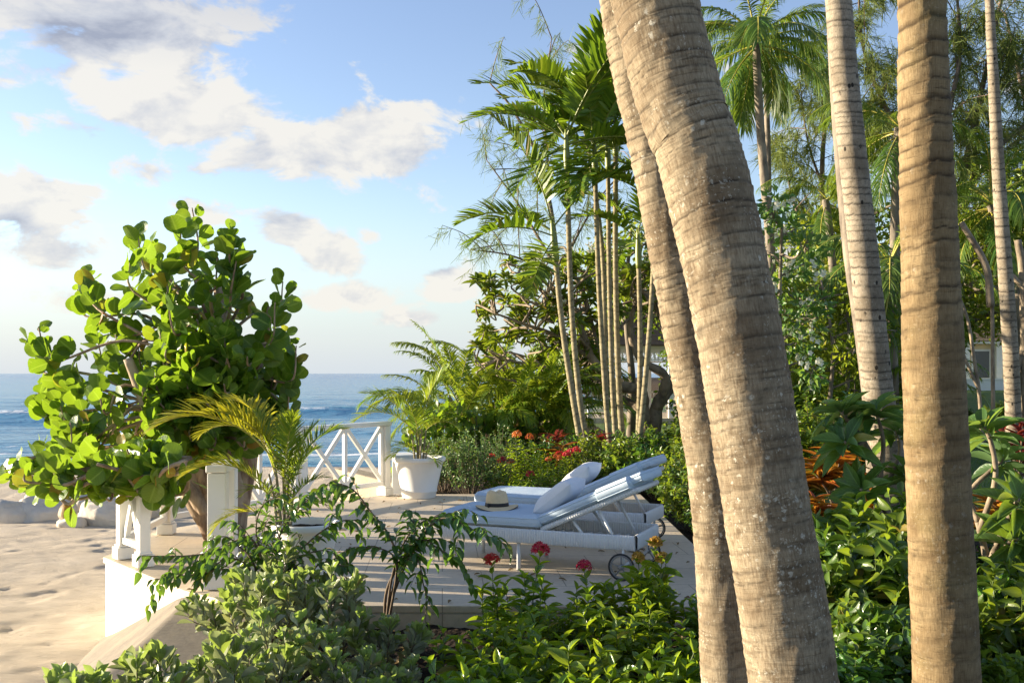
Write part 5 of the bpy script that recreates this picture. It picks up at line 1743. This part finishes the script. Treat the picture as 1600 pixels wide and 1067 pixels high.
# --- dark shrubs lower right
K_DK = Kind([mk_bushy(121, .72, .42, 22, .105, 'dark', T_ELL, .48, 'dark_shrub', 18, 3, 'stem_green'), mk_bushy(122, .60, .40, 20, .10, 'mid', T_ELL, .48, 'dark_shrub', 18, 3, 'stem_green'), mk_bushy(123, .80, .36, 13, .125, 'mid', T_ELL, .45, 'dark_shrub', 16, 2, 'stem_green')])
GD = 'dark green shrubs lower right'
for k, (px, d, v, s, lab) in enumerate([
        (1335, 6.2, 0, 1.0, 'dark shrub between the thickest and the tan trunk, upper'), (1400, 6.6, 1, .9, 'mid-green shrub tucked against the tan trunk'), (1290, 7.0, 0, .9, 'dark shrub emerging right of the thickest trunk'),
        (1350, 5.3, 1, .85, 'leafy shrub between the two big trunks, middle'), (1400, 5.0, 0, .8, 'dark shrub before the tan trunk foot'), (1310, 4.7, 0, .62, 'dark shrub at the bottom edge between the trunks'),
        (1560, 5.6, 0, .85, 'dark shrub right of the tan trunk near the bottom'), (1600, 6.4, 1, .9, 'shrub at the right edge below the frangipani'), (1545, 4.9, 1, .6, 'small shrub at the bottom right corner'),
        (1350, 8.2, 1, .95, 'shrub below the orange crotons'), (1570, 8.2, 0, .55, 'dark shrub behind the right frangipani stems'), (1430, 8.0, 0, .9, 'dark shrub behind the tan trunk'),
        (1290, 8.6, 0, .7, 'low dark shrub below the garden lamp'), (1370, 6.0, 2, 1.0, 'taller fresh green shrub between the two big trunks'), (1300, 7.6, 2, .95, 'fresh green shrub close to the thickest trunk'),
        (1420, 7.2, 2, 1.05, 'tall fresh green shrub touching the tan trunk'), (1590, 5.4, 2, .85, 'fresh green shrub low at the right picture edge')]):
    K_DK(v, gl(px, d), k * 2.1, s, lab, GD)

# --- young frangipanis on the right
FB = np.array(gl(1572, 6.8))
def rf(px, py, d): return tuple(at(px, py, d) - FB)
frangipani('young frangipani with thick grey stems right of the tan trunk', FB,
           [([(0, 0, -.05), rf(1568, 930, 6.8), rf(1545, 880, 6.8), rf(1528, 815, 6.8)], .038, 0),
            ([rf(1530, 830, 6.8), rf(1555, 750, 6.7), rf(1548, 690, 6.7), rf(1535, 665, 6.7)], .022, 1),
            ([rf(1528, 815, 6.8), rf(1515, 770, 6.9), rf(1560, 725, 6.9), rf(1572, 712, 6.9)], .020, 1),
            ([rf(1545, 880, 6.8), rf(1580, 800, 6.6), rf(1592, 780, 6.5)], .022, 1),
            ([rf(1550, 890, 6.8), rf(1575, 850, 6.6), rf(1590, 842, 6.5)], .02, 1),
            ([rf(1568, 930, 6.8), rf(1600, 900, 6.8), rf(1630, 850, 6.8)], .024, 1)], 131, .30, .085, 18)
FB2 = np.array(gl(1385, 8.6))
def rf2(px, py, d): return tuple(at(px, py, d) - FB2)
frangipani('young frangipani with broad leaves left of the tan trunk', FB2,
           [([(0, 0, -.05), rf2(1385, 800, 8.6), rf2(1372, 740, 8.6), rf2(1350, 690, 8.6), rf2(1312, 640, 8.6)], .035, 1),
            ([rf2(1375, 750, 8.6), rf2(1380, 690, 8.5), rf2(1368, 640, 8.5)], .024, 1),
            ([rf2(1380, 770, 8.6), rf2(1405, 710, 8.7), rf2(1400, 670, 8.7)], .022, 1),
            ([rf2(1385, 800, 8.6), rf2(1360, 770, 8.3), rf2(1345, 765, 8.2)], .022, 1),
            ([rf2(1350, 690, 8.6), rf2(1330, 700, 8.4), rf2(1320, 690, 8.3)], .018, 1),
            ([rf2(1385, 800, 8.6), rf2(1410, 780, 8.6), rf2(1420, 740, 8.6)], .022, 1)], 132, .36, .10, 17)

# --- garden lamp
gp = gl(1286, 11.4, .0)
lamp = thing('garden_lamp', 'small black ground lamp behind the thickest trunk', 'lamp', gp)
b = MB(); b.lathe([(0, 0), (.012, 0), (.012, .14), (0, .14)], 10); b.build('spike', M['shade_dark'], lamp)
b = MB(); b.lathe([(0, .14), (.08, .14), (.088, .15), (.088, .23), (.08, .24), (.06, .235), (0, .235)], 24); b.build('lamp_shade', M['shade_dark'], lamp, False)

# ------------------------------------------------------------------ gnarled frangipani tree behind the clump
def gnarled_frangipani():
    r = np.random.default_rng(141)
    D = 21.0
    base = np.array(gl(1020, D))
    root = thing('frangipani_tree', 'gnarled frangipani tree with twisting bare limbs and white blossom, behind the slender palms', 'tree', base)
    st, lf, fl = MB(), MB(), MB()
    def q(px, py, d): return at(px, py, d) - base
    main = [([(1020, 720, D), (1005, 640, D), (1000, 610, D - .2), (960, 600, D - .4), (925, 560, D - .4), (900, 500, D - .6), (850, 460, D - .8)], .16),
            ([(1020, 720, D), (1025, 640, D), (1050, 600, D), (1062, 560, D), (1045, 520, D + .2), (1020, 470, D + .3)], .17),
            ([(1025, 640, D), (1040, 590, D - .3), (1000, 560, D - .4), (985, 510, D - .3), (1000, 450, D - .3)], .12),
            ([(1005, 640, D), (975, 625, D + .3), (945, 600, D + .4), (915, 470, D + .5), (890, 420, D + .5)], .11),
            ([(925, 560, D - .4), (870, 525, D - .6), (815, 505, D - .8), (775, 490, D - .9)], .055),
            ([(900, 500, D - .6), (850, 440, D - .3), (800, 425, D - .2)], .05),
            ([(960, 600, D - .4), (890, 580, D - .9), (830, 570, D - 1.0), (780, 560, D - 1.0)], .05),
            ([(1020, 470, D + .3), (960, 420, D), (900, 400, D)], .05),
            ([(1050, 600, D), (1075, 570, D + .2), (1085, 500, D + .2), (1070, 440, D + .2)], .11)]
    ends = []
    for pts, r0 in main:
        p = cr([q(*z) for z in pts], 8)
        st.tube(p, np.linspace(r0, r0 * .35, len(p)) * (1 + .1 * np.sin(np.arange(len(p)) * 1.3)), 10)
        for s in (.35, .45, .52, .6, .67, .74, .8, .86, .92, 1.0):
            c, t = sample(p, np.array([s]))
            ends.append((c[0], t[0], r0 * (1 - .65 * s)))
    targets = [(r.uniform(745, 1085), r.uniform(400, 600)) for _ in range(175)]
    for px, py in targets:
        if px > 930 and py > 485: continue
        if (px - 745) / 150 + (600 - py) / 260 < .55 + r.uniform(-.2, .2) and px < 850 and py < 450: continue
        e = q(px, py, D + r.uniform(-1.6, 1.4))
        c, t, rr = min(ends, key=lambda z: np.linalg.norm(z[0] - e) + (.4 if z[0][2] > e[2] else 0))
        m1 = c * .6 + e * .4 + r.normal(0, .22, 3)
        m2 = c * .25 + e * .75 + r.normal(0, .2, 3)
        p = cr([c, m1, m2, e], 5)
        st.tube(p, np.linspace(min(.032, rr * .5 + .015), .012, len(p)), 7)
        if r.random() < .97:
            rosette(lf, e, nrm((e - m2) + [0, 0, .4]), r, 18, .30, .085)
            if r.random() < (.45 if py < 480 else .12):
                for k in range(9):
                    cc = e + np.array([0, 0, .14]) + r.normal(0, .10, 3)
                    for s_ in range(5):
                        a = s_ * 2 * PI / 5
                        fl.leaves(T_PETAL, [cc], [[math.cos(a), math.sin(a), .35]], [[0, 0, 1.]], .075, .055)
    st.build('trunk', M['frangi_bark'], root)
    lf.build('crown', M['mid'], root)
    fl.build('blossom', M['petal_white'], root)
gnarled_frangipani()

# ------------------------------------------------------------------ garden pavilion
def pavilion():
    x0, x1, y0, y1 = 2.7, 8.3, 34.5, 40.0
    zf, ze, zp = .05, 2.55, 4.9
    root = thing('garden_pavilion', 'open white pavilion with dark shingled roof beyond the slender palms', 'pavilion', ((x0 + x1) / 2, (y0 + y1) / 2, zf))
    cx, cy = (x1 - x0) / 2, (y1 - y0) / 2
    b = MB(); b.box((0, 0, -.25), (cx * 2 + .4, cy * 2 + .4, .5)); b.build('floor_slab', M['deck'], root, False)
    # hipped roof with shingle courses
    b = MB()
    nC = 16
    for k in range(nC):
        f0, f1 = k / nC, (k + 1) / nC
        ov = .55
        hx0, hy0 = (cx + ov) * (1 - f0) + .15 * f0, (cy + ov) * (1 - f0) + .15 * f0
        hx1, hy1 = (cx + ov) * (1 - f1) + .15 * f1 + .03, (cy + ov) * (1 - f1) + .15 * f1 + .03
        za, zb = ze - zf + (zp - ze) * f0, ze - zf + (zp - ze) * f1 - .02
        lo = np.array([[-hx0, -hy0, za], [hx0, -hy0, za], [hx0, hy0, za], [-hx0, hy0, za]])
        hi = np.array([[-hx1, -hy1, zb], [hx1, -hy1, zb], [hx1, hy1, zb], [-hx1, hy1, zb]])
        lo2 = lo + [0, 0, .03]
        hi2 = hi + [0, 0, .03]
        b.add(np.concatenate([lo2, hi2, lo]), [[0, 1, 5, 4], [1, 2, 6, 5], [2, 3, 7, 6], [3, 0, 4, 7], [8, 9, 1, 0], [9, 10, 2, 1], [10, 11, 3, 2], [11, 8, 0, 3]])
    b.build('roof', M['shingle'], root, False)
    for x in (-cx, 0, cx):
        for y in (-cy, cy):
            b = MB(); b.box((x, y, (ze - zf) / 2), (.17, .17, ze - zf)); b.build('pillar', M['white'], root, False, bevel=.01)
    for y in (-cy, cy):
        b = MB()
        for xx in np.arange(-cx + .15, cx, .16):
            b.box((xx, y, ze - zf - .30), (.03, .03, .36))
            b.bar((xx - .07, y - .001, ze - zf - .46), (xx + .07, y - .001, ze - zf - .16), .02, .025)
            b.bar((xx - .07, y + .001, ze - zf - .16), (xx + .07, y + .001, ze - zf - .46), .021, .025)
        b.box((0, y, ze - zf - .08), (cx * 2 - .18, .07, .14))
        b.box((0, y, ze - zf - .50), (cx * 2 - .18, .05, .05))
        b.build('fretwork', M['white'], root, False)
    b = MB()
    for y in (cy,):
        for xx in np.arange(-cx + .12, cx, .12): b.box((xx, y, .42), (.035, .035, .7))
        b.box((0, y, .80), (cx * 2 - .18, .08, .07))
        b.box((0, y, .08), (cx * 2 - .18, .05, .05))
    b.build('balustrade', M['white'], root, False)
    ch = thing('armchair', 'dark armchair with white cushion under the pavilion roof', 'armchair', at(1062, 640, 35.6) * [1, 1, 0] + [0, 0, zf], .4)
    b = MB(); b.box((0, 0, .40), (.7, .7, .10)); b.build('seat', M['wood_dark'], ch, False, bevel=.02)
    b = MB(); b.box((0, .33, .70), (.7, .08, .55)); b.build('backrest', M['wood_dark'], ch, False, bevel=.02)
    for sx in (-1, 1):
        b = MB(); b.box((sx * .33, 0, .62), (.07, .66, .06)); b.build('armrest', M['wood_dark'], ch, False, bevel=.01)
        for sy in (-1, 1):
            b = MB(); b.box((sx * .31, sy * .30, .18), (.06, .06, .35)); b.build('leg', M['wood_dark'], ch, False)
    b = MB(); b.box((0, .22, .66), (.55, .14, .42)); b.build('cushion', M['pillow'], ch, True, bevel=.05)
    return root
pavilion()

# ------------------------------------------------------------------ house far right
def house():
    D = 46.0
    x0, x1 = (1492 - 800) / F * D, (1660 - 800) / F * D
    zb = 1.0
    root = thing('cream_house', 'cream house with brown hipped roof beyond the lawn', 'house', ((x0 + x1) / 2, D + 3, zb))
    hw = (x1 - x0) / 2
    b = MB(); b.box((0, 0, 1.05), (hw * 2, 6, 2.1)); b.build('wall', M['housewall'], root, False)
    b = MB()
    for k in range(10):
        f0, f1 = k / 10, (k + 1) / 10
        ax, ay = (hw + .5) * (1 - f0) + hw * .35 * f0, 3.5 * (1 - f0) + .1 * f0
        bx, by = (hw + .5) * (1 - f1) + hw * .35 * f1 + .03, 3.5 * (1 - f1) + .1 * f1 + .03
        za, zc = 2.05 + 1.5 * f0, 2.05 + 1.5 * f1
        lo = np.array([[-ax, -ay, za], [ax, -ay, za], [ax, ay, za], [-ax, ay, za]])
        hi = np.array([[-bx, -by, zc - .02], [bx, -by, zc - .02], [bx, by, zc - .02], [-bx, by, zc - .02]])
        b.add(np.concatenate([lo + [0, 0, .04], hi + [0, 0, .04], lo]), [[0, 1, 5, 4], [1, 2, 6, 5], [2, 3, 7, 6], [3, 0, 4, 7], [8, 9, 1, 0], [9, 10, 2, 1], [10, 11, 3, 2], [11, 8, 0, 3]])
    b.build('roof', plain_mat('brown_shingle', (.20, .14, .09), .85, .4, 6, .4), root, False)
    b = MB(); b.box((0, -3.42, 2.03), (hw * 2 + .9, .08, .16)); b.build('fascia', M['white'], root, False)
    for x in (-hw + .4, -hw + 1.9, .4):
        b = MB(); b.box((x, -3.2, 1.0), (.28, .28, 1.98)); b.build('pillar', M['white'], root, False)
    for x in (-hw + 1.2, 1.2):
        b = MB(); b.box((x, -3.02, 1.0), (.9, .06, 1.4)); wn = b.build('window', M['white'], root, False)
        b = MB(); b.box((x, -3.06, 1.0), (.72, .02, 1.22)); b.build('pane', plain_mat('window_glass', (.05, .06, .06), .1, .1), wn, False)
    b = MB(); b.box((.6, -5.0, -.05), (hw * 2 + 5, .2, .7)); b.box((.6, -5.0, .33), (hw * 2 + 5.1, .28, .06))
    tag(b.build('garden_wall', M['white'], smooth=False), 'low white garden wall in front of the cream house', 'wall').location = root.location
house()

# ------------------------------------------------------------------ background coconut palms
FR_CO = Fronds([M['coco'], M['rachis_y']], [(70, 75), (45, 95), (20, 95), (-5, 80), (-35, 50)], L=3.6, nl=64, ll=.95, lw=.05, base=.14, vang=.15, hang=.85, rr=.04, a0=66, a1=30)
def coconut(label, pts, diam, seed, nfr=20, sc=1.0, mat='trunk_c', grp='coconut palms in the background'):
    r = np.random.default_rng(seed)
    P = [at(*q) for q in pts]
    g = P[0].copy(); g[2] = gz(g[0], g[1]) - .1
    path = cr(np.array([g] + P), 8)
    root = thing('coconut_palm', label, 'palm tree', g, 0, grp)
    mb = MB()
    ringed(mb, path - g, np.linspace(diam * .55, diam * .4, 20), .12, .01, seed, 12, .04, .3)
    mb.build('trunk', M[mat], root, attr='ring')
    top = path[-1] - g
    for i in range(nfr):
        k = [0, 1, 2, 3, 1, 2, 3, 4, 2, 3][i % 10]
        FR_CO.put(root, k, top + [0, 0, .15 - .08 * k], i * 2.4 + r.uniform(-.3, .3), sc * r.uniform(.85, 1.1), r.uniform(-.3, .3))
    return root
coconut('tall background coconut palm just right of the thickest trunk top', [(1205, 420, 27), (1196, 300, 27), (1188, 200, 27), (1181, 66, 27)], .27, 151, 22, .80, 'grey_bark')
coconut('thinner background coconut palm beside the tall one, smaller crown', [(1200, 420, 33), (1201, 300, 33), (1199, 200, 33), (1196, 85, 33)], .22, 152, 16, .80, 'grey_bark')
coconut('coconut palm whose dark crown shows between grey and tan trunks', [(1400, 600, 24), (1398, 420, 24), (1400, 300, 24), (1404, 200, 24)], .26, 153, 18, .62, 'grey_bark')
coconut('stout young coconut palm behind the tan trunk, yellowing fronds', [(1395, 600, 20), (1392, 520, 20), (1390, 470, 20), (1392, 420, 20)], .24, 154, 16, .62, 'grey_bark')
coconut('bushy palm with lush low crown near the slender pale trunk', [(1600, 560, 24), (1590, 460, 24), (1570, 380, 24), (1548, 320, 24)], .26, 155, 22, .62, 'grey_bark')
coconut('short palm right of the pale grey trunk, yellow-green crown', [(1305, 500, 26), (1302, 430, 26), (1296, 360, 26), (1290, 312, 26)], .24, 156, 9, .52, 'grey_bark')

# ------------------------------------------------------------------ background trees
def leafy_tree(label, px, d, top_py, seed, wd=3.0, leaf=.14, mat='mid', n=14, per=110, trunk_r=.10, clear=.35, bark='grey_bark', grp='background trees', squash=.75, lean=0.0, nm='broadleaf_tree', flowers=0):
    r = np.random.default_rng(seed)
    base = np.array(gl(px, d, -.1))
    top = at(px, top_py, d)[2] - base[2]
    root = thing(nm, label, 'tree', base, 0, grp)
    st, lf = MB(), MB()
    tr = cr([(0, 0, 0), (r.normal(0, .1), r.normal(0, .1), top * .3), (r.normal(0, .15) + lean * .5, r.normal(0, .15), top * .6), (lean, 0, top * .9)], 8)
    st.tube(tr, np.linspace(trunk_r, trunk_r * .3, len(tr)), 9)
    for i in range(n):
        s = clear + (1 - clear) * (i + r.uniform(0, 1)) / n
        p, t = sample(tr, np.array([min(s, 1)]))
        a = i * 2.4 + r.uniform(-.5, .5)
        f = math.sin(PI * (.18 + .72 * (s - clear) / (1 - clear)))
        e = p[0] + np.array([math.cos(a) * wd * .5 * f, math.sin(a) * wd * .5 * f, r.uniform(.0, .18) * top * .6 * squash])
        m = (p[0] + e) / 2 + r.normal(0, .12, 3)
        br = cr([p[0], m, e], 5)
        st.tube(br, np.linspace(trunk_r * .4, .012, len(br)), 6)
        for c in range(4):
            q, _ = sample(br, np.array([r.uniform(.45, 1)]))
            cc = q[0] + r.normal(0, wd * .06, 3)
            tw = cr([q[0], (q[0] + cc) / 2, cc], 3)
            st.tube(tw, .01, 4, cap=False)
            mm = per // 4
            dirs = nrm(r.normal(size=(mm, 3)))
            rad = wd * .13 * r.uniform(.2, 1, (mm, 1)) ** .6
            pos = cc + dirs * rad * [1, 1, squash]
            dd = nrm(dirs + r.normal(0, .5, (mm, 3)) + [0, 0, -.15])
            ln = leaf * r.uniform(.7, 1.2, mm)
            lf.leaves(T_CARD, pos, dd, nrm(r.normal(0, 1, (mm, 3)) + [-.25, 0, .35]), ln, ln * .5)
    st.build('trunk', M[bark], root)
    cr_ = lf.build('crown', M[mat], root)
    if flowers:
        fl = MB()
        pv = np.concatenate(lf.v)
        for c in pv[r.integers(0, len(pv), flowers)]:
            for k in range(4):
                cc = c + r.normal(0, .06, 3)
                for s_ in range(5):
                    a = s_ * 2 * PI / 5
                    fl.leaves(T_PETAL, [cc], [[math.cos(a), -.4, math.sin(a)]], [[0, -1., .2]], .06, .045)
        fl.build('blossom', M['petal_white'], root)
    return root
leafy_tree('small tree with thin pale stem and airy crown, left of the pale grey trunk', 1283, 19, 405, 161, 2.4, .13, 'sunny', 12, 120, .06, .4)
leafy_tree('slim tree with two-tone leaves right beside the thin pale-stemmed one', 1318, 20, 395, 162, 2.2, .13, 'sunny', 12, 120, .06, .4)
leafy_tree('dark-leaved tree with white flowers at the thickest trunk edge', 1222, 17, 300, 163, 1.9, .17, 'frangi', 13, 90, .07, .4, flowers=40)
leafy_tree('tree filling in behind the thickest trunk at mid height', 1240, 22, 420, 164, 3.0, .15, 'sunny', 14, 120, .10, .25)
leafy_tree('dense dark tree filling the right edge behind the slender pale trunk', 1590, 30, 270, 165, 6.5, .20, 'mid', 34, 190, .22, .55)
leafy_tree('lit green tree between tan trunk and slender pale trunk', 1478, 26, 330, 166, 4.6, .18, 'sunny', 24, 170, .13, .55, lean=.7)
leafy_tree('leafy tree low behind the tan trunk', 1425, 25, 420, 167, 3.4, .18, 'mid', 18, 150, .14, .55)
leafy_tree('distant tree closing the gap left of the pale grey trunk', 1290, 40, 470, 168, 6.0, .24, 'sunny', 18, 150, .16, .1)
leafy_tree('distant tree above the lawn between the trunks', 1370, 42, 450, 169, 6.5, .24, 'mid', 20, 150, .16, .1)
leafy_tree('distant tree rising behind the cream house roof', 1540, 56, 440, 170, 9.0, .30, 'dark', 24, 170, .25, .1)
leafy_tree('tree at far right behind the house corner', 1650, 44, 330, 171, 7.0, .26, 'dark', 24, 170, .2, .6)
leafy_tree('leafy tree half behind the slimmer leaning trunk', 1160, 26, 440, 172, 4.0, .18, 'mid', 16, 150, .14, .15)
leafy_tree('distant tree between thick trunk and pavilion', 1150, 40, 430, 173, 6.0, .24, 'mid', 18, 150, .16, .1)
leafy_tree('bushy tree right behind the slender palm crowns', 985, 24, 330, 174, 3.0, .17, 'mid', 14, 120, .12, .55)
leafy_tree('yellow-green tree between the background coconut and the pale grey trunk', 1262, 28, 330, 177, 4.2, .19, 'sunny', 22, 160, .14, .2)
leafy_tree('mid-green tree high behind the pale grey trunk', 1350, 34, 280, 178, 5.5, .22, 'mid', 26, 170, .18, .25)
leafy_tree('sunlit tree above the house roof', 1530, 50, 330, 180, 7.5, .28, 'sunny', 26, 170, .22, .45)
areca_clump('feathery palm clump across the lawn left of the pale grey trunk', at(1300, 690, 24) * [1, 1, 0] + [0, 0, -.1], 8, 55, 1.2, 1.2)
areca_clump('feathery palm clump between pale grey and tan trunks', at(1352, 690, 22) * [1, 1, 0] + [0, 0, -.1], 9, 56, 1.1, 1.0)
K_HD = Kind([mk_bushy(175, 1.5, 1.0, 34, .13, 'mid', T_ELL_S, .5, 'hedge_shrub', 24), mk_bushy(176, 1.3, .95, 34, .12, 'dark', T_ELL_S, .5, 'hedge_shrub', 24)])
for k, (px, d, v, s, lab) in enumerate([
        (1275, 15.5, 0, .9, 'leafy shrub behind the orange croton clump'), (1330, 17.0, 1, .95, 'dark shrub under the slim two-tone tree'), (1250, 20.0, 0, 1.1, 'shrub at the lawn edge by the thickest trunk'),
        (1395, 18.5, 1, 1.0, 'dark shrub at the pale grey trunk foot'), (1300, 26.0, 0, 1.5, 'big shrub across the lawn left of the pale grey trunk'), (1350, 28.0, 1, 1.6, 'big dark shrub across the lawn'),
        (1500, 30.0, 1, .45, 'shrub before the low white garden wall, left'), (1560, 31.0, 0, .4, 'shrub before the low white garden wall, right'), (1400, 30, 0, 1.7, 'big shrub behind the tan trunk'),
        (1240, 30, 1, 1.7, 'big dark shrub far behind the thickest trunk'), (1610, 29, 1, .7, 'shrub at the right edge of the lawn'), (1180, 24, 0, 1.3, 'shrub hidden mostly by the thickest trunk'),
        (1120, 21, 1, 1.2, 'shrub between the two leaning trunks')]):
    K_HD(v, gl(px, d), k * 2.3, s, lab, 'garden shrubs around the lawn')

# bare pruned stems on the right
def pruned(label, px, d, pts, seed):
    base = np.array(gl(px, d, -.1))
    root = thing('pruned_tree', label, 'tree', base, 0, 'bare pruned stems at right')
    st = MB()
    for pl, r0 in pts:
        p = cr([at(x, y, d) - base for x, y in pl], 7)
        st.tube(p, np.linspace(r0, r0 * .7, len(p)), 9)
    st.build('trunk', M['frangi_bark'], root)
pruned('bare forked stem curving in front of the cream house, right of the tan trunk', 1535, 17, [([(1535, 700), (1530, 615), (1522, 560), (1512, 500), (1495, 455)], .034), ([(1531, 612), (1512, 570), (1496, 528)], .030)], 1)
pruned('bare pruned branching stems at the right picture edge', 1597, 18, [([(1605, 700), (1602, 560), (1598, 430), (1590, 375)], .09), ([(1600, 450), (1575, 425)], .06), ([(1604, 520), (1585, 600), (1570, 660)], .05)], 2)
pruned('bare straight stem with sawn-off leaning limb, left of the slender pale trunk', 1551, 15, [([(1552, 700), (1551, 560), (1550, 480), (1545, 425)], .032), ([(1548, 480), (1540, 415), (1502, 348)], .06)], 3)

# casuarinas: thin limbs with hanging needle sprays
def casuarina(label, px, d, limbs, seed, dens=1.0, wdt=.012, ln=.42):
    r = np.random.default_rng(seed)
    base = np.array(gl(px, d, -.1))
    root = thing('casuarina_tree', label, 'tree', base, 0, 'feathery casuarinas')
    st, lf = MB(), MB()
    for pts, r0, nb in limbs:
        p = cr([at(x, y, d + dd) - base for x, y, dd in pts], 8)
        st.tube(p, np.linspace(r0, max(r0 * .25, .015), len(p)), 8)
        for s in np.linspace(.18, 1, nb):
            c, t = sample(p, np.array([s + r.uniform(-.02, .02)]).clip(0, 1))
            e = c[0] + nrm(t[0] * .7 + r.normal(0, .8, 3) + [0, 0, .15]) * r.uniform(.8, 2.0) * (d / 24)
            br = cr([c[0], (c[0] + e) / 2 + [0, 0, .15], e], 5)
            st.tube(br, np.linspace(.022, .008, len(br)), 5, cap=False)
            m = int(14 * dens)
            for u in np.linspace(.2, 1, m):
                q, tt = sample(br, np.array([u]))
                k = int(17 * dens + 4)
                axis = nrm(tt[0] * .5 + r.normal(0, .5, 3) + [0, 0, -.7])
                tw = r.uniform(.25, .6) * d / 24
                pp = q[0] + axis * (np.linspace(0, 1, k) * tw)[:, None]
                dd_ = nrm(axis + r.normal(0, .55, (k, 3)) + [0, 0, -.25])
                lf.leaves(T_NEEDLE, pp, dd_, r.normal(size=(k, 3)), ln * r.uniform(.5, 1.1, k) * d / 24, wdt * d / 24)
    st.build('trunk', M['casu_bark'], root)
    lf.build('crown', M['casu'], root)
casuarina('sparse casuarina with fine twigs against the sky behind the slender palms', 880, 34, [([(880, 640, 0), (870, 400, 0), (845, 260, 0), (800, 170, 0), (765, 130, 0)], .10, 9), ([(870, 420, 0), (810, 320, .5), (760, 250, .5)], .06, 9), ([(860, 300, 0), (850, 160, -.5), (862, 60, -.5)], .05, 8), ([(870, 430, 0), (800, 400, -.4), (735, 390, -.4)], .05, 7), ([(870, 430, 0), (930, 320, 0), (990, 250, 0)], .05, 7)], 181, .62, .012, .34)
casuarina('big feathery casuarina with diagonal limb behind the tan trunk', 1440, 31, [([(1440, 640, 0), (1470, 400, 0), (1510, 300, 0), (1560, 230, 0), (1640, 170, 0)], .20, 13), ([(1490, 340, 0), (1530, 160, .5), (1560, 20, .5), (1580, -80, .5)], .12, 18), ([(1470, 400, 0), (1480, 200, -.5), (1500, 80, -.5), (1490, -60, -.5)], .12, 18), ([(1500, 200, 0), (1560, 130, 0), (1620, 60, 0)], .07, 12), ([(1475, 330, 0), (1400, 200, 0), (1350, 80, 0), (1340, -60, 0)], .10, 18), ([(1420, 240, 0), (1370, 180, .4), (1330, 160, .4)], .06, 10)], 182, 1.05, .014)
casuarina('casuarina rising left of the pale grey trunk', 1300, 36, [([(1300, 640, 0), (1290, 400, 0), (1285, 250, 0), (1300, 120, 0), (1320, 0, 0)], .14, 16), ([(1290, 400, 0), (1245, 330, 0), (1225, 250, 0)], .07, 8), ([(1288, 300, 0), (1262, 220, .4), (1250, 130, .4)], .06, 9)], 183, 1.05, .015)
casuarina('casuarina at far right top beyond the slender pale trunk', 1640, 33, [([(1640, 640, 0), (1630, 300, 0), (1600, 150, 0), (1570, 20, 0)], .16, 16), ([(1630, 300, 0), (1580, 280, 0), (1500, 250, 0)], .08, 8)], 184, 1.1, .015)

# fallen leaves on paving, sand and soil
def litter():
    r = np.random.default_rng(195)
    lf = MB()
    n = 150
    x, y = r.uniform(-2.4, 1.6, n), r.uniform(6.95, 13, n)
    lf.leaves(T_ELL, np.stack([x, y, np.full(n, .012)], 1), np.stack([r.normal(size=n), r.normal(size=n), r.normal(0, .08, n)], 1), np.tile([0, 0, 1.], (n, 1)) + r.normal(0, .2, (n, 3)), r.uniform(.03, .08, n), r.uniform(.012, .03, n))
    n = 500
    x, y = r.uniform(-1.3, 3.6, n), r.uniform(4.0, 6.8, n)
    z = garden_z(x, y) + .012
    lf.leaves(T_ELL, np.stack([x, y, z], 1), np.stack([r.normal(size=n), r.normal(size=n), r.normal(0, .2, n)], 1), np.tile([0, 0, 1.], (n, 1)) + r.normal(0, .3, (n, 3)), r.uniform(.04, .10, n), r.uniform(.015, .04, n))
    tag(lf.build('leaf_litter', M['dry_frond']), 'dry brown leaves fallen on the paving and soil', kind='stuff')
litter()

# lawn grass blades near the visible strip
def grass():
    r = np.random.default_rng(191)
    n = 26000
    x = r.uniform(2.85, 16, n)
    y = 10.7 + 15 * r.random(n) ** 1.4
    z = lawn_z(x, y)
    b = MB()
    d = nrm(np.stack([r.normal(0, .4, n), r.normal(0, .4, n), np.ones(n)], 1))
    b.leaves(T_NEEDLE, np.stack([x, y, z - .01], 1), d, r.normal(size=(n, 3)), r.uniform(.04, .09, n), .009)
    tag(b.build('grass', leaf_mat('grass_blade', [(.05, .11, .012), (.08, .16, .016), (.13, .21, .025)], .5, .35, (.3, .45, .03), .3, 0)), 'short lawn grass across the garden', kind='stuff')
grass()

for o in list(SC.objects):
    if 'used' in o: del o['used']
